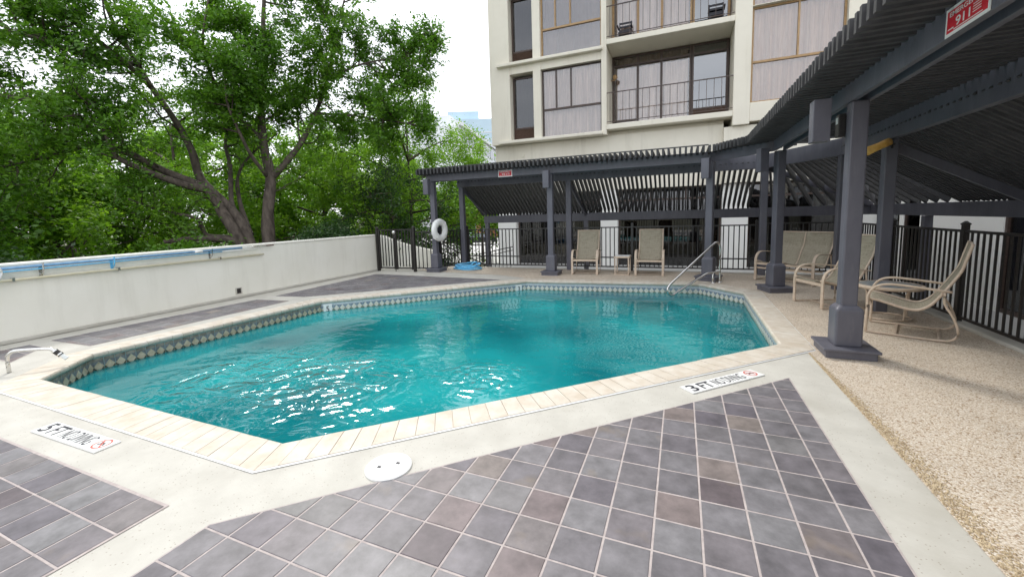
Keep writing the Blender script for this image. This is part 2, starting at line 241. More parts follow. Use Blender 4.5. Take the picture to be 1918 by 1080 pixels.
# ------------------------------------------------------------------ mesh helpers
class MB:
    def __init__(s): s.v = []; s.f = []; s.m = []
    def face(s, pts, mi=0):
        k = len(s.v); s.v += [tuple(p) for p in pts]; s.f.append(tuple(range(k, k+len(pts)))); s.m.append(mi)
    def add(s, vs, fs, mi=0):
        k = len(s.v); s.v += [tuple(p) for p in vs]; s.f += [tuple(i+k for i in f) for f in fs]; s.m += [mi]*len(fs)
    def box(s, x0, x1, y0, y1, z0, z1, mi=0, xf=None):
        vs = [(x, y, z) for x in (x0, x1) for y in (y0, y1) for z in (z0, z1)]
        if xf: vs = [tuple(xf @ Vector(v)) for v in vs]
        s.add(vs, [(0, 1, 3, 2), (4, 6, 7, 5), (0, 4, 5, 1), (2, 3, 7, 6), (0, 2, 6, 4), (1, 5, 7, 3)], mi)
    def bar(s, a, b, w, h, up=(0, 0, 1), mi=0):          # rectangular bar from a to b
        a = Vector(a); b = Vector(b); t = (b-a).normalized(); u = Vector(up); sd = t.cross(u).normalized(); u = sd.cross(t)
        vs = [p+sd*(sx*w/2)+u*(sz*h/2) for p in (a, b) for sx, sz in ((-1, -1), (1, -1), (1, 1), (-1, 1))]
        s.add(vs, [(3, 2, 1, 0), (4, 5, 6, 7), (0, 1, 5, 4), (1, 2, 6, 5), (2, 3, 7, 6), (3, 0, 4, 7)], mi)
    def sweep(s, pts, prof, up=(0, 0, 1), mi=0, cap=True, scale=None):   # profile [(side,up)] along a path
        pts = [Vector(p) for p in pts]; n = len(prof); k = len(s.v); up = Vector(up)
        for i, p in enumerate(pts):
            t = (pts[min(i+1, len(pts)-1)]-pts[max(i-1, 0)]).normalized(); sd = t.cross(up)
            if sd.length < 1e-4: sd = t.cross(Vector((0, 1, .01)))
            sd.normalize(); u = sd.cross(t); q = scale[i] if scale else 1
            s.v += [tuple(p+sd*(a*q)+u*(b*q)) for a, b in prof]
        for i in range(len(pts)-1):
            for j in range(n):
                a = k+i*n+j; b = k+i*n+(j+1) % n; s.f.append((a, b, b+n, a+n)); s.m.append(mi)
        if cap:
            s.f.append(tuple(k+j for j in reversed(range(n)))); s.m.append(mi); e = k+(len(pts)-1)*n; s.f.append(tuple(e+j for j in range(n))); s.m.append(mi)
    def tube(s, pts, r, n=8, mi=0, rs=None):
        s.sweep(pts, [(math.cos(2*math.pi*j/n)*r, math.sin(2*math.pi*j/n)*r) for j in range(n)], mi=mi, scale=rs)
    def prism(s, poly, z0, z1, mi=0):
        n = len(poly); vs = [(x, y, z0) for x, y in poly]+[(x, y, z1) for x, y in poly]
        s.add(vs, [tuple(reversed(range(n))), tuple(range(n, 2*n))]+[(i, (i+1) % n, (i+1) % n+n, i+n) for i in range(n)], mi)
    def lathe(s, prof, n=24, c=(0, 0, 0), mi=0, rot=0):     # prof [(r,z)]
        k = len(s.v); m = len(prof)
        for j in range(n):
            a = 2*math.pi*j/n+rot; s.v += [(c[0]+r*math.cos(a), c[1]+r*math.sin(a), c[2]+z) for r, z in prof]
        for j in range(n):
            for i in range(m-1):
                a = k+j*m+i; b = k+((j+1) % n)*m+i; s.f.append((a, b, b+1, a+1)); s.m.append(mi)
        s.f.append(tuple(k+j*m+m-1 for j in range(n))); s.m.append(mi); s.f.append(tuple(k+j*m for j in reversed(range(n)))); s.m.append(mi)
    def mesh(s, name, mats, smooth=False):
        me = bpy.data.meshes.new(name); me.from_pydata(s.v, [], s.f)
        for x in (mats if isinstance(mats, (list, tuple)) else [mats]): me.materials.append(MT[x] if isinstance(x, str) else x)
        me.polygons.foreach_set('material_index', s.m)
        if smooth: me.polygons.foreach_set('use_smooth', [True]*len(s.f))
        me.update(); return me
    def build(s, name, mats, parent=None, smooth=False, loc=None, rz=None):
        return link(name, s.mesh(name, mats, smooth), parent, loc, rz)
def link(name, me, parent=None, loc=None, rz=None):
    o = bpy.data.objects.new(name, me); COL.objects.link(o)
    if parent is not None: o.parent = parent
    if loc is not None: o.location = loc
    if rz is not None: o.rotation_euler = (0, 0, rz)
    return o
def tag(o, label, cat, group=None):
    o['label'] = label; o['category'] = cat
    if group: o['group'] = group
    return o
def thing(name, label, cat, loc=(0, 0, 0), rz=0, group=None):
    return tag(link(name, None, None, loc, rz), label, cat, group)
def struct(o): o['kind'] = 'structure'; return o
def boxo(name, x0, x1, y0, y1, z0, z1, m, parent=None, bev=0):
    b = MB(); b.box(x0, x1, y0, y1, z0, z1); o = b.build(name, m, parent)
    if bev: bevel(o, bev)
    return o
def bevel(o, w, seg=2):
    md = o.modifiers.new('bevel', 'BEVEL'); md.width = w; md.segments = seg; md.limit_method = 'ANGLE'; md.angle_limit = R(40)
def sheet(name, outer, z, m, holes=(), parent=None):
    polys = [[Vector((x, y, z)) for x, y in outer]]+[[Vector((x, y, z)) for x, y in h] for h in holes]
    flat = [v for p in polys for v in p]; b = MB()
    for tri in tessellate_polygon(polys):
        a, c, d = (flat[i] for i in tri)
        if (c-a).cross(d-a).z < 0: c, d = d, c
        b.face([a, c, d])
    o = b.build(name, m, parent)
    bm = bmesh.new(); bm.from_mesh(o.data); bmesh.ops.remove_doubles(bm, verts=bm.verts, dist=1e-5); bm.to_mesh(o.data); bm.free(); return o
def text(name, body, size, parent, mx, m, sx=1., align='LEFT', extrude=.0008, width=None, bold=.012):
    c = bpy.data.curves.new(name, 'FONT'); c.body = body; c.size = size; c.extrude = extrude; c.align_x = align; c.offset = size*bold
    tmp = bpy.data.objects.new(name+'_tmp', c); COL.objects.link(tmp); bpy.context.view_layer.update()
    me = bpy.data.meshes.new_from_object(tmp.evaluated_get(bpy.context.evaluated_depsgraph_get())); bpy.data.objects.remove(tmp); bpy.data.curves.remove(c)
    if width: sx = width/(max(v.co.x for v in me.vertices)-min(v.co.x for v in me.vertices))
    me.transform(mx @ Matrix.Diagonal((sx, 1, 1, 1))); me.materials.clear(); me.materials.append(MT[m]); me.name = name
    return link(name, me, parent)
def clip(poly, conv):        # convex clip, conv counter-clockwise
    out = list(poly)
    for i in range(len(conv)):
        ax, ay = conv[i]; bx, by = conv[(i+1) % len(conv)]; inp = out; out = []
        if not inp: return []
        sd = lambda p: (bx-ax)*(p[1]-ay)-(by-ay)*(p[0]-ax)
        for j in range(len(inp)):
            p, q = inp[j], inp[(j+1) % len(inp)]; a, b = sd(p), sd(q)
            if a >= 0: out.append(p)
            if (a >= 0) != (b >= 0): t = a/(a-b); out.append((p[0]+(q[0]-p[0])*t, p[1]+(q[1]-p[1])*t))
    return out
def area(p): return abs(sum(p[i][0]*p[(i+1) % len(p)][1]-p[(i+1) % len(p)][0]*p[i][1] for i in range(len(p))))/2
rng = random.Random(7)

# ================================================================== SETTING
TERR = -.42           # sunken terrace between the fence and the building
GZ = -1.95            # street level outside
POOL = [(-2.17, -.99), (1.325, 2.36), (1.35, 5.46), (.65, 6.25), (-2.93, 5.87), (-5.92, 2.83), (-6.13, -.37), (-5.61, -.98)]   # coping edge, counter-clockwise
def offset(poly, d):      # outward offset of a ccw polygon
    n = len(poly); out = []
    for i in range(n):
        p0, p1, p2 = (Vector(poly[j % n]) for j in (i-1, i, i+1)); d1 = (p1-p0).normalized(); d2 = (p2-p1).normalized()
        n1 = Vector((d1.y, -d1.x)); n2 = Vector((d2.y, -d2.x)); b = (n1+n2).normalized(); out.append(tuple(p1+b*(d/max(.4, b.dot(n1)))))
    return out
COPW = .29
OUT = offset(POOL, COPW-.015)
gnd = struct(sheet('ground', [(-900, -900), (900, -900), (900, 1500), (-900, 1500)], GZ, 'soil'))
st = struct(sheet('street', [(-70, 24), (14, 24), (14, 58), (-70, 58)], GZ+.004, 'asphalt'))
# pool deck
deck = struct(sheet('pool_deck', [(-8.05, -6), (3.62, -6), (3.62, 8.12), (-8.05, 8.12)], 0, 'concrete', [OUT]))
pod = MB(); pod.box(-8.2, -8.0, -6, 8.1, GZ, -.02); pod.box(-8.2, 3.7, 8.12, 8.25, GZ, -.02); pod.box(3.62, 3.8, -6, 8.1, GZ, -.05); pod.box(-8.2, 3.8, -6.2, -6, GZ, -.02)
struct(pod.build('deck_retaining_wall', 'plaster'))
struct(sheet('pebble_paving', [(1.53, -5.9), (3.45, -5.9), (3.45, 7.98), (-6.7, 7.98), (-6.7, 7.0), (-3.9, 6.62), (-3.05, 6.22), (.76, 6.60), (1.65, 5.60), (1.63, 2.5), (1.53, 2.3)], .004, 'pebble'))
terr = MB(); terr.box(-6.6, 7, 8.26, 13, TERR-.3, TERR); terr.box(3.81, 7, -6, 8.25, TERR-.3, TERR); struct(terr.build('terrace_paving', 'asphalt'))
# kerb under the right fence
kb = MB(); kb.box(3.40, 3.62, -6, 7.95, .0, .045); o = struct(kb.build('fence_kerb', 'concrete')); bevel(o, .012)

# ---- tile paving panels: every tile its own piece
TS = .21; GAP = .0105; TTOP = .0045
def tile_mesh(poly, c):
    b = MB(); n = len(poly); cx = sum(p[0] for p in poly)/n; cy = sum(p[1] for p in poly)/n; e = .002
    def ins(p):
        d = math.hypot(p[0]-cx, p[1]-cy); k = max(0, 1-e*1.4/max(d, 1e-4)); return cx+(p[0]-cx)*k, cy+(p[1]-cy)*k
    lo = [(x-c[0], y-c[1], .001) for x, y in poly]; mi = [(x-c[0], y-c[1], TTOP-.0015) for x, y in poly]; hi = [(ins(p)[0]-c[0], ins(p)[1]-c[1], TTOP) for p in poly]
    vs = lo+mi+hi; fs = [tuple(range(2*n, 3*n))]
    for k in (0, n): fs += [(k+i, k+(i+1) % n, k+(i+1) % n+n, k+i+n) for i in range(n)]
    b.add(vs, fs); return b.mesh('tile', 'slate')
FULL = None
def panel(poly, ox=0., oy=0., sx=TS, sy=TS):
    global FULL
    bed = struct(sheet('tile_paving', poly, .0035, 'grout'))
    inner = offset(poly, -GAP); x0 = min(p[0] for p in poly); x1 = max(p[0] for p in poly); y0 = min(p[1] for p in poly); y1 = max(p[1] for p in poly)
    g = GAP/2; shared = None
    for i in range(math.floor((x0-ox)/sx), math.ceil((x1-ox)/sx)+1):
        for j in range(math.floor((y0-oy)/sy), math.ceil((y1-oy)/sy)+1):
            sq = [(ox+i*sx+g, oy+j*sy+g), (ox+(i+1)*sx-g, oy+j*sy+g), (ox+(i+1)*sx-g, oy+(j+1)*sy-g), (ox+i*sx+g, oy+(j+1)*sy-g)]
            c = clip(sq, inner)
            if len(c) < 3 or area(c) < .0012: continue
            ctr = (ox+(i+.5)*sx, oy+(j+.5)*sy)
            if abs(area(c)-area(sq)) < 1e-7:
                if shared is None: shared = tile_mesh(sq, ctr)
                me = shared
            else: me = tile_mesh(c, ctr)
            t = link('tile', me, bed, (ctr[0], ctr[1], .0010+rng.uniform(0, .0010))); t.rotation_euler = (rng.uniform(-.004, .004), rng.uniform(-.004, .004), 0)
    return bed
panel([(-1.855, -1.66), (-1.855, -2.95), (1.21, -2.95), (1.21, 1.34)])
panel([(-7.5, -2.75), (-2.21, -2.75), (-2.21, -1.645), (-7.5, -1.645)], ox=-2.222, oy=-1.657)
panel([(-7.55, -.23), (-6.64, -.19), (-6.575, 2.69), (-7.38, 2.60)], ox=-.08, oy=-.16)
panel([(-7.34, 2.97), (-6.62, 3.06), (-3.57, 5.92), (-7.44, 6.14)], oy=.02)
panel([(-7.55, -.85), (-6.72, -.85), (-7.2, -.42), (-7.55, -.42)])

# ---- swimming pool
pool = thing('swimming_pool', 'turquoise swimming pool with cut corners and cream stone coping', 'swimming pool')
WALLP = offset(POOL, .02); n = len(POOL)
b = MB()
deep = [-1.55, -1.0, -.95, -.95, -1.0, -1.45, -1.55, -1.55]
LED = offset(POOL, -.30)
for i in range(n):
    j = (i+1) % n; p, q = WALLP[i], WALLP[j]; b.face([(*q, -.04), (*p, -.04), (*p, deep[i]), (*q, deep[j])])
b.face([(*WALLP[i], deep[i]) for i in range(n)])
b.build('basin', 'basin', pool)
def stone(p0, p1, o0, o1):
    P0, P1, O0, O1 = (Vector(v) for v in (p0, p1, o0, o1)); t = (P1-P0).normalized(); g = t*.0022
    prof = [(.05, -.055), (.006, -.048), (-.004, -.03), (-.004, -.008), (.004, .006), (.02, .013), (1, .013), (1, -.02)]
    vs = []
    ctr = (P0+P1+O0+O1)/4
    for A, B, sg in ((P0, O0, 1), (P1, O1, -1)):
        d = (B-A); ln = d.length; d.normalize()
        for k, z in prof:
            q = A+d*(k if k < .9 else ln)+g*sg-ctr; vs.append((q.x, q.y, z))
    m = len(prof); b = MB(); b.add(vs, [(i, (i+1) % m, (i+1) % m+m, i+m) for i in range(m)]+[tuple(reversed(range(m))), tuple(range(m, 2*m))])
    o = link('coping_stone', b.mesh('coping_stone', 'coping'), pool, (ctr.x, ctr.y, rng.uniform(-.0012, .0012)))
    o.rotation_euler = (rng.uniform(-.006, .006), rng.uniform(-.006, .006), 0)
OUTC = offset(POOL, COPW)
bedp = MB()
for i in range(n):
    j = (i+1) % n; a, c = Vector(POOL[i]), Vector(POOL[j]); oa, oc = Vector(OUTC[i]), Vector(OUTC[j]); L_ = (c-a).length; k = max(3, round(L_/.132))
    ts = [0]+[(m+rng.uniform(-.07, .07))/k for m in range(1, k)]+[1]
    for m in range(k):
        stone(a.lerp(c, ts[m]), a.lerp(c, ts[m+1]), oa.lerp(oc, ts[m]), oa.lerp(oc, ts[m+1]))
    aw, cw = Vector(WALLP[i]), Vector(WALLP[j]); bedp.face([(*aw, -.035), (*cw, -.035), (*cw, .004), (*aw, .004)]); bedp.face([(*aw, .004), (*cw, .004), (*oc, .006), (*oa, .006)])
MT['mortar'] = mat('cream mortar', (.52, .46, .38), (.62, .56, .47), .85, 15, 4); bedp.build('coping_mortar', 'mortar', pool)
OUTS = offset(POOL, COPW+.014); sl = MB()
for i in range(n):
    j = (i+1) % n; sl.face([(*OUTC[i], .0095), (*OUTS[i], .0045), (*OUTS[j], .0045), (*OUTC[j], .0095)])
sl.build('sealant_joint', 'white', pool)
# waterline tiles
def wl_mesh(w, stain=False):  # stain: left side copy, coloured with both grime and shade
    b = MB(); h = w/2; z0, z1, zs = -.225, -.058, -.098; c = (0, (z0+zs)/2)
    def f(pts, y, mi): b.face([(x, -y, z) for x, z in pts], mi)
    f([(-h, zs), (h, zs), (h, z1), (-h, z1)], .004, 2)
    zc = (z0+zs)/2; dh = h*.93; dz = (zs-z0)/2*.93
    for sx in (-1, 1):
        f([(0, zs), (sx*h, zs), (sx*h, zc)] if sx < 0 else [(sx*h, zc), (sx*h, zs), (0, zs)], .004, 0)
        f([(0, z0), (sx*h, zc), (sx*h, z0)] if sx > 0 else [(sx*h, z0), (sx*h, zc), (0, z0)], .004, 3)
    T, Rr, B_, L2 = (0, zc+dz), (dh, zc), (0, zc-dz), (-dh, zc)
    f([L2, B_, Rr, T], .009, 1)
    for p, q in ((L2, B_), (B_, Rr), (Rr, T), (T, L2)): b.face([(p[0], -.009, p[1]), (q[0], -.009, q[1]), (q[0], -.003, q[1]), (p[0], -.003, p[1])], 1)
    return b.mesh('waterline_tile', ['shadestainblue', 'shadestaincream', 'shadestainpale', 'shadestaindark'] if stain else ['tileblue', 'tilecream', 'tilepale', 'tiledark'])
MT['tilepale'] = mat('pale glazed strip', (.46, .50, .54), (.58, .61, .64), .25, 20, 3, obj_rand=True)
MT['shadestainblue'] = mat('shaded dirty grey blue tile', (.12, .13, .14), (.22, .25, .27), .35, 14, 5, obj_rand=True); MT['shadestaincream'] = mat('shaded yellowed cream tile', (.36, .32, .21), (.56, .53, .41), .35, 14, 5, obj_rand=True)  # left side tiles: grime plus the wall's shade painted into the colours
MT['shadestainpale'] = mat('shaded dirty pale strip', (.14, .13, .10), (.30, .29, .25), .6, 12, 5, obj_rand=True); MT['shadestaindark'] = mat('shaded algae dark tile', (.06, .065, .05), (.15, .15, .11), .35, 14, 5, obj_rand=True)
for i in range(n):
    j = (i+1) % n; a, c = Vector(WALLP[i]), Vector(WALLP[j]); L_ = (c-a).length
    if i in (0, 7): 
        continue          # the two near sides face away from the photograph: plain wall, no decorated band to see
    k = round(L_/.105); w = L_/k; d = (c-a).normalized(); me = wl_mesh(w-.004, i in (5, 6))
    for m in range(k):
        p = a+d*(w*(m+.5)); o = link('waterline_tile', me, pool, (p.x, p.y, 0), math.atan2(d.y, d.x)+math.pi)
def marker(i, t, s, ch, lab):
    a, c = Vector(WALLP[i]), Vector(WALLP[(i+1) % n]); d = (c-a).normalized(); p = a+(c-a)*t; rz = math.atan2(d.y, d.x)+math.pi
    b = MB(); b.box(-.075, .075, -.016, -.003, -.24, -.075); o = b.build('depth_marker', 'ceramic', pool, loc=(p.x, p.y, 0), rz=rz); bevel(o, .003)
    text('depth_number', ch, .15, o, Matrix.Translation((0, -.0175, -.21)) @ Matrix.Rotation(R(90), 4, 'X'), 'black', .85, 'CENTER')
marker(4, .975, 0, '5', ''); marker(4, .045, 0, '3', '')
# water
wp = offset(POOL, .012); wat = sheet('water', wp, WZ, 'water'); struct(wat)

# ---- deck fittings
lid = thing('skimmer_lid', 'round white skimmer lid set in the deck beside the coping', 'lid', (-1.305, -.958, 0))
b = MB(); b.lathe([(.0, .001), (.138, .001), (.138, .012), (.130, .017), (0, .018)], 48); o = b.build('cover', 'white', lid, smooth=False)
for s in (-1, 1):
    b = MB(); b.box(-.012, .012, -.009, .009, .0175, .0195); b.build('lift_hole', 'black', lid, loc=(s*.055*.75, s*.055*.65, 0))
def deck_marker(txt, num, loc, rz, lab, ln=.86, ht=.148):
    t = thing('depth_marker_plate', lab, 'depth marker', loc, rz)
    b = MB(); b.box(0, ln-.175, 0, ht, .001, .010); o = b.build('plate', 'ceramic', t); bevel(o, .002)
    b = MB(); b.box(ln-.168, ln, 0, ht, .001, .010); q = b.build('icon_plate', 'ceramic', t); bevel(q, .002)
    z = .0108
    text('lettering', num, .16, o, Matrix.Translation((.025, .022, z)), 'black', width=.075)
    text('lettering', 'FT', .155, o, Matrix.Translation((.145, .022, z)), 'black', width=.13)
    text('lettering', 'NO DIVING', .150, o, Matrix.Translation((.310, .024, z)), 'black', width=.345, bold=-.004)
    b = MB(); k = 40; cx, cy = ln-.085, ht/2+.006
    for i in range(k):
        a0, a1 = 2*math.pi*i/k, 2*math.pi*(i+1)/k; b.face([(cx+.058*math.cos(a0), cy+.058*math.sin(a0), z), (cx+.058*math.cos(a1), cy+.058*math.sin(a1), z), (cx+.047*math.cos(a1), cy+.047*math.sin(a1), z), (cx+.047*math.cos(a0), cy+.047*math.sin(a0), z)][::-1])
    b.build('ring_symbol', 'redline', q)
    b = MB(); b.bar((cx-.036, cy+.036, z+.0004), (cx+.036, cy-.036, z+.0004), .010, .0004); b.build('slash_symbol', 'redline', q)
    b = MB(); b.bar((cx-.03, cy-.012, z+.0002), (cx+.015, cy+.012, z+.0002), .012, .0004); b.bar((cx+.012, cy+.010, z+.0002), (cx+.030, cy-.012, z+.0002), .008, .0004); b.bar((cx-.012, cy, z+.0002), (cx-.03, cy+.022, z+.0002), .008, .0004)
    b.build('diver_symbol', 'black', q)
deck_marker('', '5', (-4.145, -1.53, 0), R(.8), 'white depth plate lettered 5 FT NO DIVING by the left coping')
deck_marker('', '3', (.422, .716, 0), R(45.5), 'white depth plate lettered 3 FT NO DIVING by the front coping')

# ---- left boundary wall
wall = thing('boundary_wall', 'long cream plastered wall along the left of the pool', 'wall', (-8.02, 1, 0))
MTX = wall.location
b = MB(); b.box(-.14, .10, -7, 5.83, -.1, 1.02); b.build('wall_body', 'plaster', wall)
b = MB(); b.box(-.16, .115, -7.01, 5.845, 1.022, 1.06); o = b.build('wall_cap', 'plaster', wall); bevel(o, .012)
b = MB(); b.box(.10, .135, -7, 5.8, .004, .055); o = b.build('skirting', 'concrete', wall); bevel(o, .01)
# recessed drain in the wall
b = MB(); b.box(.094, .112, 1.555, 1.685, .085, .215); o = b.build('drain_frame', 'concrete', wall); b = MB(); b.box(.10, .114, 1.58, 1.66, .10, .20); b.build('drain_hole', 'interior', o)
ret = thing('ramp_wall', 'cream ramp wall with a curved sloping top behind the gate', 'wall', (-9.35, 8.6, 0))
b = MB(); pts = [(-.8, .97), (-.2, .97), (.06, .955), (.24, .92), (.42, .85), (.60, .78), (.87, .71), (1.38, .58), (1.95, .485), (2.3, .43)]
poly = [(-.8, GZ), (2.3, GZ)]+pts[::-1]
vs = [(x, -.1, z) for x, z in poly]+[(x, .1, z) for x, z in poly]; m = len(poly)
b.add(vs, [tuple(range(m)), tuple(reversed(range(m, 2*m)))]+[((i+1) % m, i, i+m, (i+1) % m+m) for i in range(m)]); b.build('wall_body', 'plaster', ret)

# ================================================================== BUILDING
FY = 12.0
bld = thing('apartment_building', 'cream apartment block with bronze windows and balconies behind the pergola', 'building', (.19, FY, -.11)); bld.scale = (1.025, 1, 1.056)
def B(name, x0, x1, y0, y1, z0, z1, m, par=None, bev=0): return boxo(name, x0, x1, y0, y1, z0, z1, m, par or bld, bev)
F2F = 2.64; TOPZ = 15.5
# main volume behind
B('wall', -6.5, 9.5, 2.6, 9, TERR, TOPZ, 'bwall')
B('wall', -6.5, -5.72, .0, 2.6, 4.07, TOPZ, 'bwall')       # left corner column
for k, z in enumerate((4.18, 6.82, 9.46)):                 # storey ledges
    B('ledge', -6.18, -2.36, -.16, .10, z-.11, z-.005, 'bwall', bev=.02)
B('wall', -4.82, -4.54, .0, .5, 4.176, TOPZ, 'bwall')      # pier between windows
B('wall', -2.41, -2.24, -.02, 2.6, 4.07, TOPZ, 'bwall')    # balcony cheek
B('wall', 1.50, 1.95, -.02, 2.6, 3.95, TOPZ, 'bwall', bev=.015)
for z in (6.45, 9.09): B('spandrel', -5.72, -2.41, .02, .5, z, z+.255, 'bwall')
B('wall', -5.72, -2.41, .04, .5, 11.7, TOPZ, 'bwall')
B('wall', -5.71, -2.42, .05, .6, 4.075, 4.17, 'bwall')
def window(x0, x1, z0, z1, y, mull, trans, fm, cm, depth=.25, glass='glass', louver=0, fw=.05):
    w = link('window', None, bld); 
    b = MB(); zb = z0+louver
    for a in (x0, x1-fw): b.box(a, a+fw, y, y+.08, zb, z1)
    b.box(x0+fw, x1-fw, y, y+.08, z1-fw, z1); b.box(x0+fw, x1-fw, y, y+.08, zb, zb+fw)
    for mx_ in mull: b.box(mx_-fw*.45, mx_+fw*.45, y-.006, y+.078, trans if trans else zb+fw, z1-fw)
    if trans: b.box(x0+fw, x1-fw, y-.010, y+.076, trans-fw*.6, trans+fw*.6)
    b.build('frame', fm, w)
    b = MB(); b.box(x0+fw*.5, x1-fw*.5, y+.035, y+.041, zb+fw*.5, z1-fw*.5); b.build('pane', glass, w)
    # curtain: a folded sheet
    b = MB(); k = int((x1-x0)/.035); pr = rng.random()*6; fr_ = rng.uniform(.75, 1.25)
    for i in range(k):
        xa, xb = x0+(x1-x0)*i/k, x0+(x1-x0)*(i+1)/k; ya, yb = (y+depth+.05*math.sin(x*23*fr_+pr+1.5*math.sin(x*3+pr))+.02*math.sin(x*41*fr_+pr)+.03*math.sin(x*7) for x in (xa, xb)); b.face([(xa, ya, zb), (xb, yb, zb), (xb, yb, z1), (xa, ya, z1)])
    b.build('curtain', cm, w)
    b = MB(); b.box(x0, x1, y+depth+.15, y+depth+.2, z0, z1); b.build('room_backing', 'interior', w)
    if louver:
        b = MB(); k = int(louver/.035); b.box(x0, x1, y+.03, y+.05, z0, zb)
        for i in range(k): b.bar((x0, y+.012, z0+.02+i*louver/k), (x1, y+.012, z0+.02+i*louver/k), .03, .014, up=(0, -.6, 1))
        b.build('louver', 'louver', w)
    return w
for k in range(4):
    z = 4.18+k*F2F
    window(-5.70, -4.83, z, z+2.2, .30, (), 0, 'bronze', 'blind', .12, 'glassd', .42)
    window(-4.535, -2.415, z, z+2.285, .16, (-4.02, -3.49), z+.94, 'brass' if k else 'bronze', 'curtain' if k == 0 else 'blind', .22)
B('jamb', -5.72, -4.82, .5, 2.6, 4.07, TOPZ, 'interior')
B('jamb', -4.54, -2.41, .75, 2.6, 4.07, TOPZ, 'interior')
B('wall', 1.95, 9.5, .75, 2.6, 4.0, TOPZ, 'bwall')
# balconies
for k in range(4):
    z = 4.37+k*F2F
    bal = link('balcony', None, bld)
    o = boxo('slab', -2.239, 1.499, -.05, 2.6, z-.16, z, 'bwall', bal, .015)
    if k == 0: boxo('soffit_beam', -2.239, 1.30, .45, 2.6, z-.42, z-.165, 'bwall', bal)
    y = 1.25; zz = z+.002; zt = z+2.46
    # glazed back wall with curtains
    b = MB()
    for a in (-2.235, -1.40, -.62, .30, .36, 1.40): b.box(a, a+.075, y, y+.1, zz, zt)
    b.box(-2.16, 1.40, y+.004, y+.096, zt-.34, zt-.28); b.box(-2.16, 1.40, y+.002, y+.09, zt-.06, zt); b.box(-2.16, 1.40, y+.003, y+.094, zz, zz+.06); b.box(.436, 1.40, y+.002, y+.09, zz+.40, zz+.45)
    b.box(-2.16, -1.41, y+.002, y+.092, zz+.28, zz+.34)
    wdw = b.build('window_wall', 'bronze' if k == 0 else 'brass', bal)
    b = MB(); b.box(-2.2, .40, y+.05, y+.056, zz, zt); b.build('pane', 'glass', wdw); b = MB(); b.box(.41, 1.45, y+.05, y+.056, zz, zt); b.build('pane', 'glassr', wdw)
    b = MB(); 
    for i in range(70):
        xa, xb = -2.15+2.4*i/70, -2.15+2.4*(i+1)/70; ya, yb = (y+.22+.05*math.sin(x*19)+.02*math.sin(x*43) for x in (xa, xb)); b.face([(xa, ya, zz), (xb, yb, zz), (xb, yb, zt-.36), (xa, ya, zt-.36)]); b.face([(xa, ya, zt-.36), (xb, yb, zt-.36), (xb, yb, zt), (xa, ya, zt)], 1)
    b.build('curtain', ['curtain', 'drape'], wdw)
    boxo('room_backing', -2.2, 1.45, y+.5, y+.55, zz, zt, 'interior', wdw)
    b = MB(); b.box(.436, 1.40, y+.02, y+.04, zz+.06, zz+.40)
    for i in range(9): b.bar((.436, y-.004, zz+.08+i*.037), (1.40, y-.004, zz+.08+i*.037), .025, .014, up=(0, -.6, 1))
    b.build('louver', 'louver', wdw)
    b = MB(); b.bar((-2.235, .0, z+.99), (1.495, .0, z+.99), .035, .025); b.bar((-2.235, .0, z+.08), (1.495, .0, z+.08), .02, .02); b.build('railing', 'bronze', bal)
    bm_ = MB(); bm_.box(-.007, .007, -.007, .007, .09, .978); bme = bm_.mesh('baluster', 'bronze')
    for i in range(18): link('baluster', bme, bal, (-2.13+3.53*i/17, 0, z))
    # a dark garden chair or two on the balcony above
    if k == 1:
        for cx in (-1.75, 1.05):
            b = MB(); b.box(cx-.2, cx+.2, .62, .98, z+.35, z+.39); b.bar((cx-.2, 1.0, z+.3), (cx-.2, 1.1, z+.85), .03, .03); b.bar((cx+.2, 1.0, z+.3), (cx+.2, 1.1, z+.85), .03, .03)
            for q in range(4): b.bar((cx-.2, 1.03+.02*q, z+.45+.12*q), (cx+.2, 1.03+.02*q, z+.45+.12*q), .02, .06)
            for sx in (-.18, .18):
                for sy in (.64, .96): b.bar((cx+sx, sy, z+.002), (cx+sx, sy, z+.36), .03, .03, up=(0, 1, 0))
            for sx in (-.22, .22): b.bar((cx+sx, .62, z+.6), (cx+sx, 1.02, z+.6), .04, .03)
            bc = b.build('balcony_chair', 'black', None, loc=(.19, FY, -.11)); bc.scale = (1.025, 1, 1.056); tag(bc, 'dark garden chair at the %s end of the upper balcony' % ('left' if cx < 0 else 'right'), 'chair', 'chairs on the upper balcony')
    if k == 0:
        b = MB(); b.lathe([(0, -.09), (.06, -.06), (.085, 0), (.06, .06), (0, .09)], 16, (-2.10, .95, z+1.72)); b.bar((-2.24, .95, z+1.62), (-2.10, .95, z+1.62), .02, .02); lo = b.build('wall_lamp', 'brass', bal, smooth=True)
# right bay with tall windows
B('bay', 1.951, 9.5, -.01, .75, 4.02, 4.54, 'bwall', bev=.015)
for k in range(4):
    z = 4.545+k*F2F
    for x0 in (1.965, 4.65, 7.0):
        window(x0, x0+2.25, z, z+2.62, .14, (x0+1.155,), z+1.13, 'brass', 'warmcurtain', .2)
    B('spandrel', 1.951, 9.5, .0, .5, z+2.622, z+2.638, 'bwall') if k < 3 else None
for x0 in (4.22, 6.91): B('pier', x0, x0+.42 if x0 < 5 else x0+.08, -.005, .6, 4.55, TOPZ, 'bwall')
